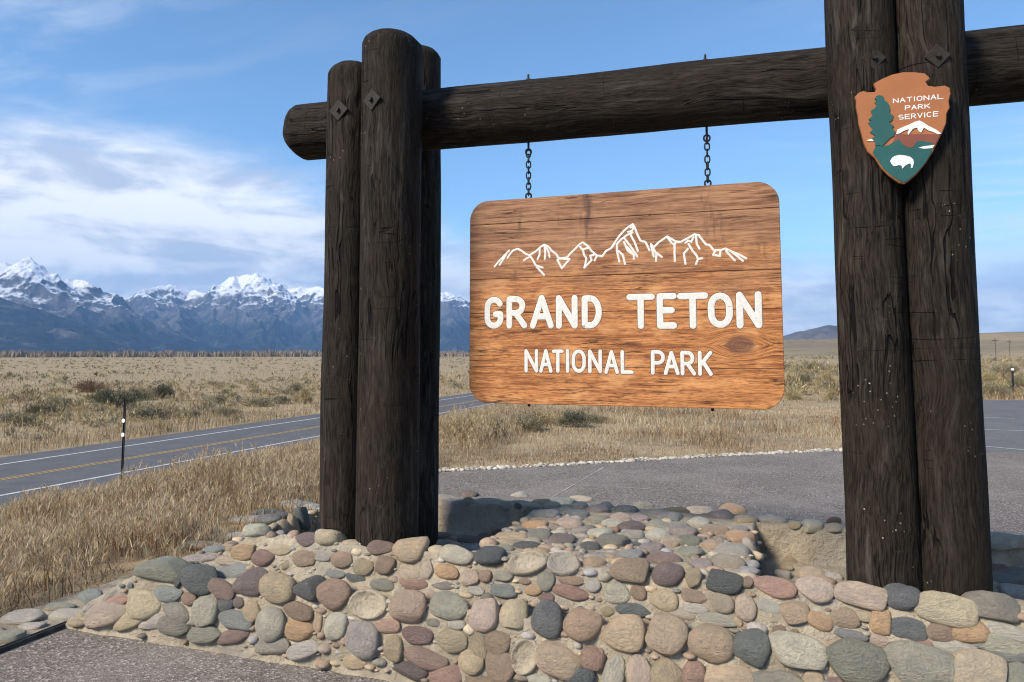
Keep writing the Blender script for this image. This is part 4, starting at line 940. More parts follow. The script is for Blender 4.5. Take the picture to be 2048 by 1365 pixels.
# s, t, z on the mortar surface, half-width, half-height, turn in degrees, colour
STONES = '-3.285 3.442 0.364 0.185 0.108 -5 gg;-3.112 3.411 0.364 0.035 0.078 25 dg;-3.002 3.401 0.357 0.127 0.087 0 dg;-2.866 3.498 0.38 0.139 0.061 -10 bg;-2.655 3.406 0.364 0.119 0.076 -15 pu;-2.843 3.392 0.318 0.098 0.049 15 ma;-2.475 3.399 0.36 0.116 0.081 0 ol;-2.3 3.436 0.363 0.097 0.097 10 dg;-2.138 3.402 0.363 0.104 0.08 0 br;-3.349 3.372 0.192 0.139 0.093 0 cr;-3.193 3.383 0.263 0.105 0.047 0 bg;-3.042 3.38 0.249 0.055 0.038 0 br;-2.918 3.373 0.196 0.091 0.093 0 gl;-2.791 3.381 0.247 0.058 0.047 0 dg;-2.715 3.383 0.261 0.038 0.031 0 pu;-2.623 3.379 0.228 0.056 0.061 10 tn;-3.119 3.371 0.176 0.106 0.06 20 gg;-3.113 3.362 0.103 0.131 0.057 5 gg;-2.713 3.37 0.172 0.121 0.057 0 bg;-2.497 3.371 0.181 0.096 0.096 0 gl;-2.329 3.383 0.261 0.095 0.047 5 br;-2.317 3.37 0.171 0.095 0.054 0 orr;-2.215 3.377 0.219 0.025 0.053 0 tn;-2.099 3.376 0.22 0.065 0.072 0 wh;-2.9 3.357 0.085 0.127 0.051 -5 gg;-2.724 3.36 0.094 0.109 0.042 -15 ma;-2.473 3.358 0.076 0.111 0.048 -5 gg;-2.281 3.359 0.078 0.109 0.049 -15 lg;-3.608 3.362 0.109 0.162 0.075 -20 pk;-3.432 3.362 0.103 0.123 0.057 -25 tn;-3.273 3.361 0.105 0.096 0.045 -20 lg;-3.533 3.37 0.183 0.111 0.039 -20 ro;-2.815 3.531 0.482 0.079 0.044 0 orr;-3.245 3.924 0.364 0.041 0.041 0 tn;-2.772 3.613 0.574 0.089 0.08 0 wh;-2.774 3.846 0.518 0.082 0.067 0 tn;-2.422 3.577 0.574 0.077 0.046 0 pu;-2.299 3.613 0.573 0.084 0.084 0 cr;-2.574 3.542 0.511 0.08 0.03 -5 cr;-2.673 3.526 0.466 0.076 0.049 0 ma;-2.411 3.531 0.479 0.083 0.05 0 br;-2.292 3.538 0.501 0.057 0.027 0 lg;-2.181 3.538 0.498 0.067 0.043 0 br;-4.577 6.075 0.004 0.14 0.112 -20 bg;-4.752 6.022 0.003 0.199 0.096 -20 lg;-4.693 6.279 0.004 0.199 0.101 -10 dg;-4.804 6.768 0.003 0.15 0.111 -15 wh;-4.604 6.754 0.003 0.179 0.096 -5 wh;-2.78 4.045 0.565 0.084 0.048 0 dg;-4.386 5.451 0.003 0.132 0.087 -10 gl;-4.497 5.122 0.003 0.194 0.068 -15 pk;-3.307 3.888 0.363 0.083 0.061 -20 bg;-3.252 3.707 0.363 0.119 0.05 -10 lg;-2.902 3.512 0.431 0.088 0.031 0 pk;-2.775 3.949 0.529 0.089 0.037 0 tn;-2.763 4.21 0.457 0.087 0.045 5 lg;-2.551 4.381 0.374 0.115 0.115 -5 ro;-1.965 3.572 0.574 0.084 0.049 0 ma;-1.797 3.59 0.573 0.096 0.09 -5 tn;-2.048 4.453 0.374 0.046 0.046 0 pk;-1.523 3.562 0.572 0.09 0.048 5 gl;-1.355 3.599 0.573 0.086 0.086 0 dg;-1.147 3.558 0.563 0.099 0.05 -15 S;-0.964 3.568 0.573 0.078 0.052 0 S;-0.827 3.637 0.574 0.062 0.062 0 tn;-2.17 3.532 0.489 0.065 0.038 0 br;-2.038 3.528 0.471 0.065 0.048 0 ol;-1.914 3.533 0.493 0.059 0.048 0 br;-1.771 3.524 0.466 0.071 0.041 15 cr;-1.672 3.533 0.487 0.042 0.049 0 pk;-1.562 3.533 0.487 0.075 0.042 10 orr;-1.434 3.528 0.472 0.055 0.045 0 pk;-1.359 3.533 0.492 0.037 0.035 20 br;-1.265 3.538 0.497 0.056 0.025 0 gl;-1.043 3.536 0.496 0.046 0.048 0 gg;-0.918 3.54 0.511 0.07 0.026 5 br;-1.152 3.533 0.485 0.032 0.016 0 br;-2.079 3.51 0.416 0.071 0.025 5 dg;-2.206 3.514 0.424 0.063 0.022 0 bg;-1.915 3.503 0.404 0.083 0.031 0 gg;-1.935 3.395 0.334 0.102 0.064 0 S;-1.711 3.4 0.345 0.104 0.083 5 br;-1.51 3.418 0.364 0.109 0.07 0 gg;-1.741 3.51 0.42 0.094 0.033 0 ro;-1.579 3.515 0.427 0.077 0.027 0 gg;-1.252 3.514 0.435 0.073 0.037 5 bg;-1.398 3.513 0.423 0.048 0.025 0 lg;-1.308 3.402 0.353 0.077 0.088 10 pk;-1.169 3.415 0.363 0.075 0.077 0 cr;-1.103 3.52 0.45 0.046 0.028 0 orr;-1.037 3.513 0.421 0.046 0.028 0 ma;-1.001 3.403 0.364 0.081 0.078 0 dg;-0.921 3.523 0.459 0.094 0.036 10 ro;-0.827 3.401 0.363 0.095 0.077 0 br;-0.809 3.536 0.496 0.04 0.032 0 lg;-0.698 3.531 0.485 0.056 0.043 0 gl;-1.949 3.37 0.169 0.093 0.096 0 pl;-1.819 3.382 0.247 0.076 0.041 0 ro;-1.567 3.388 0.289 0.045 0.023 0 gg;-1.446 3.388 0.295 0.048 0.027 0 gl;-1.651 3.378 0.222 0.091 0.047 0 ma;-1.469 3.376 0.22 0.088 0.058 0 ol;-1.774 3.366 0.149 0.056 0.06 0 ol;-1.331 3.377 0.217 0.047 0.066 -15 ol;-1.231 3.379 0.242 0.072 0.053 -10 br;-1.596 3.363 0.126 0.123 0.051 10 ma;-1.678 3.358 0.063 0.104 0.043 5 pu;-1.489 3.357 0.066 0.098 0.046 -10 ro;-1.358 3.365 0.139 0.069 0.06 10 tn;-1.211 3.366 0.149 0.085 0.074 0 br;-1.097 3.376 0.198 0.062 0.077 20 S;-0.929 3.373 0.2 0.109 0.076 10 tn;-0.775 3.379 0.228 0.055 0.055 0 ro;-0.839 3.367 0.151 0.084 0.06 0 dg;-0.677 3.373 0.185 0.051 0.075 0 gl;-1.032 3.362 0.109 0.07 0.025 0 lg;-1.318 3.357 0.064 0.087 0.03 0 br;-1.979 3.355 0.063 0.069 0.035 0 tn;-3.205 7.828 0.003 0.116 0.116 0 ma;-1.491 4.943 0.574 0.071 0.071 0 orr;-2.662 7.999 0.004 0.113 0.086 0 lg;-2.085 4.635 0.373 0.065 0.065 0 br;-1.991 4.711 0.373 0.041 0.041 0 lg;-1.876 4.599 0.374 0.086 0.061 0 pu;-1.813 4.726 0.374 0.058 0.058 0 gg;-1.741 4.774 0.389 0.052 0.033 0 br;-1.336 4.298 0.573 0.08 0.08 0 orr;-1.363 4.589 0.573 0.106 0.088 0 lg;-1.378 3.985 0.574 0.105 0.069 -8 tn;-1.378 3.881 0.574 0.07 0.044 -10 cr;-1.238 3.841 0.573 0.082 0.056 -5 dg;-1.237 4.07 0.573 0.081 0.081 0 gg;-1.095 4.021 0.573 0.074 0.074 0 pu;-1.149 4.402 0.574 0.085 0.085 0 pk;-1.165 4.664 0.573 0.084 0.073 0 bg;-1.205 4.911 0.574 0.061 0.061 0 wh;-1.068 4.83 0.574 0.081 0.081 0 pl;-1.041 4.239 0.573 0.062 0.062 0 pl;-0.929 4.236 0.574 0.081 0.081 0 gl;-0.895 4.478 0.574 0.064 0.064 0 wh;-0.914 3.931 0.574 0.058 0.058 0 dg;-0.803 4.056 0.574 0.059 0.059 0 gg;-2.139 7.8 0.004 0.16 0.106 0 bg;-1.963 8.006 0.004 0.135 0.087 0 pk;-1.383 4.843 0.574 0.072 0.072 0 tn;-0.989 4.558 0.574 0.071 0.071 0 gg;-0.634 3.561 0.574 0.101 0.059 0 br;-0.462 3.571 0.573 0.077 0.063 0 pu;-0.349 3.562 0.57 0.043 0.048 0 ol;-0.212 3.558 0.565 0.091 0.053 5 dg;-0 3.56 0.563 0.096 0.05 8 ro;0.166 3.562 0.569 0.081 0.061 10 pk;0.354 3.559 0.564 0.122 0.055 8 pk;0.514 3.568 0.573 0.08 0.059 0 dg;0.667 3.552 0.547 0.125 0.065 10 cr;0.833 3.562 0.57 0.114 0.065 5 gg;1.184 4.747 0.374 0.113 0.076 0 bg;1.145 4.778 0.408 0.07 0.048 0 ma;1.172 4.524 0.373 0.088 0.088 0 lg;-0.692 3.529 0.474 0.068 0.051 0 gl;-0.592 3.534 0.486 0.041 0.036 0 br;-0.477 3.527 0.464 0.061 0.051 0 tn;-0.343 3.536 0.497 0.066 0.033 5 br;-0.221 3.532 0.481 0.053 0.048 0 pk;-0.124 3.53 0.472 0.05 0.06 10 pk;-0.024 3.533 0.487 0.055 0.033 10 lg;0.082 3.527 0.471 0.065 0.055 0 tn;0.177 3.521 0.451 0.055 0.038 10 orr;0.284 3.531 0.477 0.066 0.043 5 br;0.369 3.535 0.488 0.041 0.025 0 cr;0.419 3.529 0.474 0.046 0.056 0 orr;0.514 3.523 0.455 0.087 0.046 0 dg;0.643 3.524 0.457 0.067 0.046 0 br;0.744 3.526 0.472 0.078 0.051 0 orr;0.88 3.534 0.488 0.08 0.034 10 wh;-0.613 3.51 0.413 0.096 0.033 5 dg;-0.411 3.512 0.418 0.076 0.027 5 pk;-0.334 3.521 0.446 0.071 0.025 0 wh;-0.239 3.508 0.41 0.096 0.034 5 gl;-0.641 3.4 0.345 0.106 0.082 0 tn;-0.449 3.401 0.359 0.09 0.084 15 tn;-0.268 3.4 0.351 0.104 0.079 5 tn;-0.098 3.4 0.351 0.089 0.079 0 dg;0.087 3.399 0.358 0.125 0.076 12 gl;0.303 3.401 0.35 0.139 0.089 10 gg;0.3 3.508 0.412 0.071 0.028 5 bg;0.448 3.507 0.405 0.082 0.031 5 pk;0.556 3.508 0.416 0.057 0.02 0 ro;0.69 3.508 0.41 0.091 0.032 8 wh;0.549 3.4 0.351 0.161 0.09 10 gg;0.743 3.402 0.361 0.108 0.085 5 cr;0.869 3.412 0.364 0.062 0.056 0 gg;0.838 3.517 0.442 0.116 0.041 5 gl;0.854 3.505 0.405 0.09 0.031 0 bg;-0.679 3.372 0.172 0.057 0.088 5 gl;-0.569 3.372 0.187 0.064 0.087 0 pk;-0.444 3.376 0.204 0.075 0.076 0 ol;-0.334 3.374 0.212 0.055 0.071 0 ro;-0.193 3.377 0.223 0.114 0.061 0 tn;0.006 3.379 0.235 0.124 0.05 0 gg;0.143 3.383 0.264 0.044 0.03 0 cr;0.26 3.384 0.261 0.065 0.023 0 ma;-0.746 3.377 0.22 0.026 0.057 0 ro;-0.002 4.922 0.573 0.092 0.092 5 lg;0.12 4.802 0.574 0.047 0.027 0 cr;0.225 4.835 0.573 0.074 0.074 5 gl;0.338 4.837 0.573 0.061 0.061 0 lg;1.172 4.8 0.565 0.109 0.052 0 wh;1.274 4.799 0.565 0.043 0.035 0 pk;0.07 4.615 0.374 0.039 0.039 30 tn;0.096 4.751 0.373 0.04 0.035 0 br;-0.081 4.225 0.446 0.098 0.085 5 dg;-0.109 3.561 0.574 0.03 0.027 0 br;0.045 4.458 0.373 0.05 0.05 0 lg;0.197 4.525 0.374 0.076 0.076 0 pk;0.312 4.51 0.373 0.051 0.051 0 lg;-0.157 4.83 0.573 0.08 0.08 10 tn;-0.376 7.94 0.004 0.143 0.143 0 orr;-0.178 4.378 0.573 0.092 0.092 10 orr;-0.198 4.076 0.574 0.097 0.097 10 lg;-0.217 3.843 0.573 0.092 0.092 0 pk;-0.308 4.51 0.573 0.088 0.088 0 br;-0.483 4.392 0.574 0.093 0.093 15 pl;-0.608 4.285 0.573 0.079 0.079 0 wh;-0.421 4.674 0.574 0.072 0.072 0 wh;-0.785 4.427 0.574 0.089 0.089 0 pu;-0.906 4.479 0.573 0.071 0.071 0 wh;-0.643 4.533 0.573 0.077 0.077 0 gg;-0.526 4.573 0.574 0.064 0.064 0 bg;-0.514 3.823 0.574 0.087 0.087 8 ma;-0.33 3.781 0.573 0.064 0.064 0 pl;-0.6 3.991 0.573 0.063 0.063 0 pl;-0.823 4.064 0.574 0.089 0.089 0 gg;-0.776 4.67 0.573 0.067 0.067 0 pl;-0.885 4.634 0.574 0.08 0.076 0 pk;-1.269 7.913 0.004 0.112 0.111 0 gg;-0.896 4.91 0.574 0.077 0.077 0 bg;-0.586 4.99 0.574 0.091 0.032 0 cr;-0.688 7.772 0.004 0.152 0.152 0 pk;-0.31 4.945 0.574 0.089 0.089 0 pl;-1.045 4.965 0.574 0.05 0.05 0 lg;-0.598 4.762 0.573 0.087 0.087 0 bg;-0.174 4.592 0.574 0.051 0.051 0 pl;-0.43 4.203 0.574 0.071 0.071 0 gg;-0.515 4.177 0.573 0.065 0.065 0 pk;-0.399 3.991 0.574 0.073 0.073 5 gg;-0.741 4.243 0.573 0.067 0.067 0 lg;-0.684 3.851 0.574 0.067 0.067 0 bg;-0.307 4.152 0.574 0.07 0.07 5 tn;-0.698 4.063 0.574 0.032 0.026 -12 dg;-1.974 4.819 0.574 0.045 0.036 17 br;1.005 3.555 0.552 0.036 0.029 -3 bg;-2.773 4.587 0.518 0.055 0.044 -6 pk;0.688 3.379 0.237 0.026 0.021 13 pk;0.807 4.798 0.54 0.048 0.039 -11 cr;-0.55 3.646 0.573 0.049 0.039 18 gl;-2.272 4.835 0.574 0.052 0.041 -11 gg;-0.993 4.692 0.574 0.042 0.034 -11 tn;-1.697 4.801 0.564 0.038 0.031 -11 lg;-0.951 3.769 0.574 0.028 0.022 -3 pk;1.058 4.796 0.524 0.028 0.022 1 cr;0.077 3.503 0.398 0.02 0.016 -17 ol;-0.157 3.509 0.413 0.022 0.018 25 tn;-1.179 4.284 0.574 0.027 0.022 2 bg;-1.372 4.148 0.573 0.034 0.027 -28 dg;-1.329 3.753 0.574 0.048 0.039 -22 gg;-2.462 4.8 0.57 0.047 0.037 0 dg;0.354 3.375 0.209 0.037 0.03 11 pk;0.501 4.847 0.573 0.026 0.021 28 pk;0.976 3.532 0.478 0.049 0.039 -7 lg;0.577 4.8 0.565 0.039 0.031 -22 lg;0.013 3.505 0.402 0.03 0.024 -14 br;-0.373 4.304 0.574 0.028 0.023 17 bg;-2.645 4.798 0.542 0.039 0.031 -18 pk;-2.776 4.731 0.535 0.025 0.02 -27 ol;-0.621 3.703 0.574 0.053 0.043 -27 br;-0.341 3.494 0.371 0.031 0.025 -21 gl;0.214 3.494 0.365 0.024 0.019 4 cr;-0.178 3.675 0.574 0.037 0.03 19 pk;0.172 3.37 0.162 0.029 0.023 -11 pk;-0.868 3.733 0.574 0.039 0.031 -29 pk;-0.801 4.765 0.574 0.03 0.024 12 tn;-2.766 4.016 0.48 0.029 0.023 17 br;-3.461 3.386 0.276 0.022 0.018 17 bg;-0.866 3.5 0.387 0.025 0.02 27 bg;-1.259 4.767 0.574 0.026 0.021 -29 br;-2.781 4.335 0.568 0.047 0.038 4 ol;-2.765 4.703 0.469 0.047 0.038 3 br;-0.118 4.211 0.573 0.053 0.043 -19 lg;0.353 4.979 0.574 0.041 0.033 19 br;0.16 4.377 0.374 0.041 0.033 20 pk;-1.923 4.449 0.374 0.05 0.04 -21 tn;-1.029 3.679 0.574 0.049 0.04 16 ol;-1.613 4.801 0.571 0.029 0.023 27 dg;0.519 4.512 0.374 0.053 0.042 -1 dg;-0.73 3.504 0.396 0.035 0.028 -15 ol;-1.815 3.494 0.373 0.026 0.021 -27 gl;-2.756 4.397 0.41 0.043 0.035 28 tn;-2.512 3.519 0.44 0.034 0.028 -22 ol'
def place_stone(parent, org, s, t, z, a, b, turn, c, n, rnd, lift=0.06, thick=0.66):
    X = Vector((1, 0, 0)); X = (X - n * X.dot(n)).normalized(); Y = n.cross(X)
    M = Matrix((X, Y, n)).transposed() @ Matrix.Rotation(R(-turn), 3, 'Z')
    if c == 'S':
        o = link('stone_socket', FLAKE, M_MORTAR, parent); cc = min(a, b) * 0.9
        loc = Vector((s, t, z)) - Vector(org) + n * 0.012
    else:
        o = link('stone', STONE_MESH[rnd.randrange(len(STONE_MESH))], M_STONE, parent)
        cc = min(a, b) * thick * rnd.uniform(0.9, 1.12)
        loc = Vector((s, t, z)) - Vector(org) + n * cc * lift
        o.color = stone_colour(c, rnd)
        if rnd.random() < 0.5: M = M @ Matrix.Rotation(math.pi, 3, 'Z')
    o.matrix_local = Matrix.Translation(loc) @ M.to_4x4() @ Matrix.Diagonal((a, b, cc, 1))
    return o
rs = random.Random(7)
SHRINK = 0.97
EPS = 0.035
for row in STONES.split(';'):
    f = row.split(); s, t, z, a, b, turn = map(float, f[:6])
    gs = float(base_h(np.float64(s + EPS), np.float64(t)) - base_h(np.float64(s - EPS), np.float64(t))) / (2 * EPS)
    gt = float(base_h(np.float64(s), np.float64(t + EPS)) - base_h(np.float64(s), np.float64(t - EPS))) / (2 * EPS)
    n = Vector((-gs, -gt, 1)).normalized()
    flat = n.z > 0.9 and t > 3.6
    place_stone(base, (BASE_S, BASE_T, 0), s, t, z, a * SHRINK, b * SHRINK, turn, f[6], n, rs, -0.12 if flat else 0.0, 0.5 if flat else 0.62)

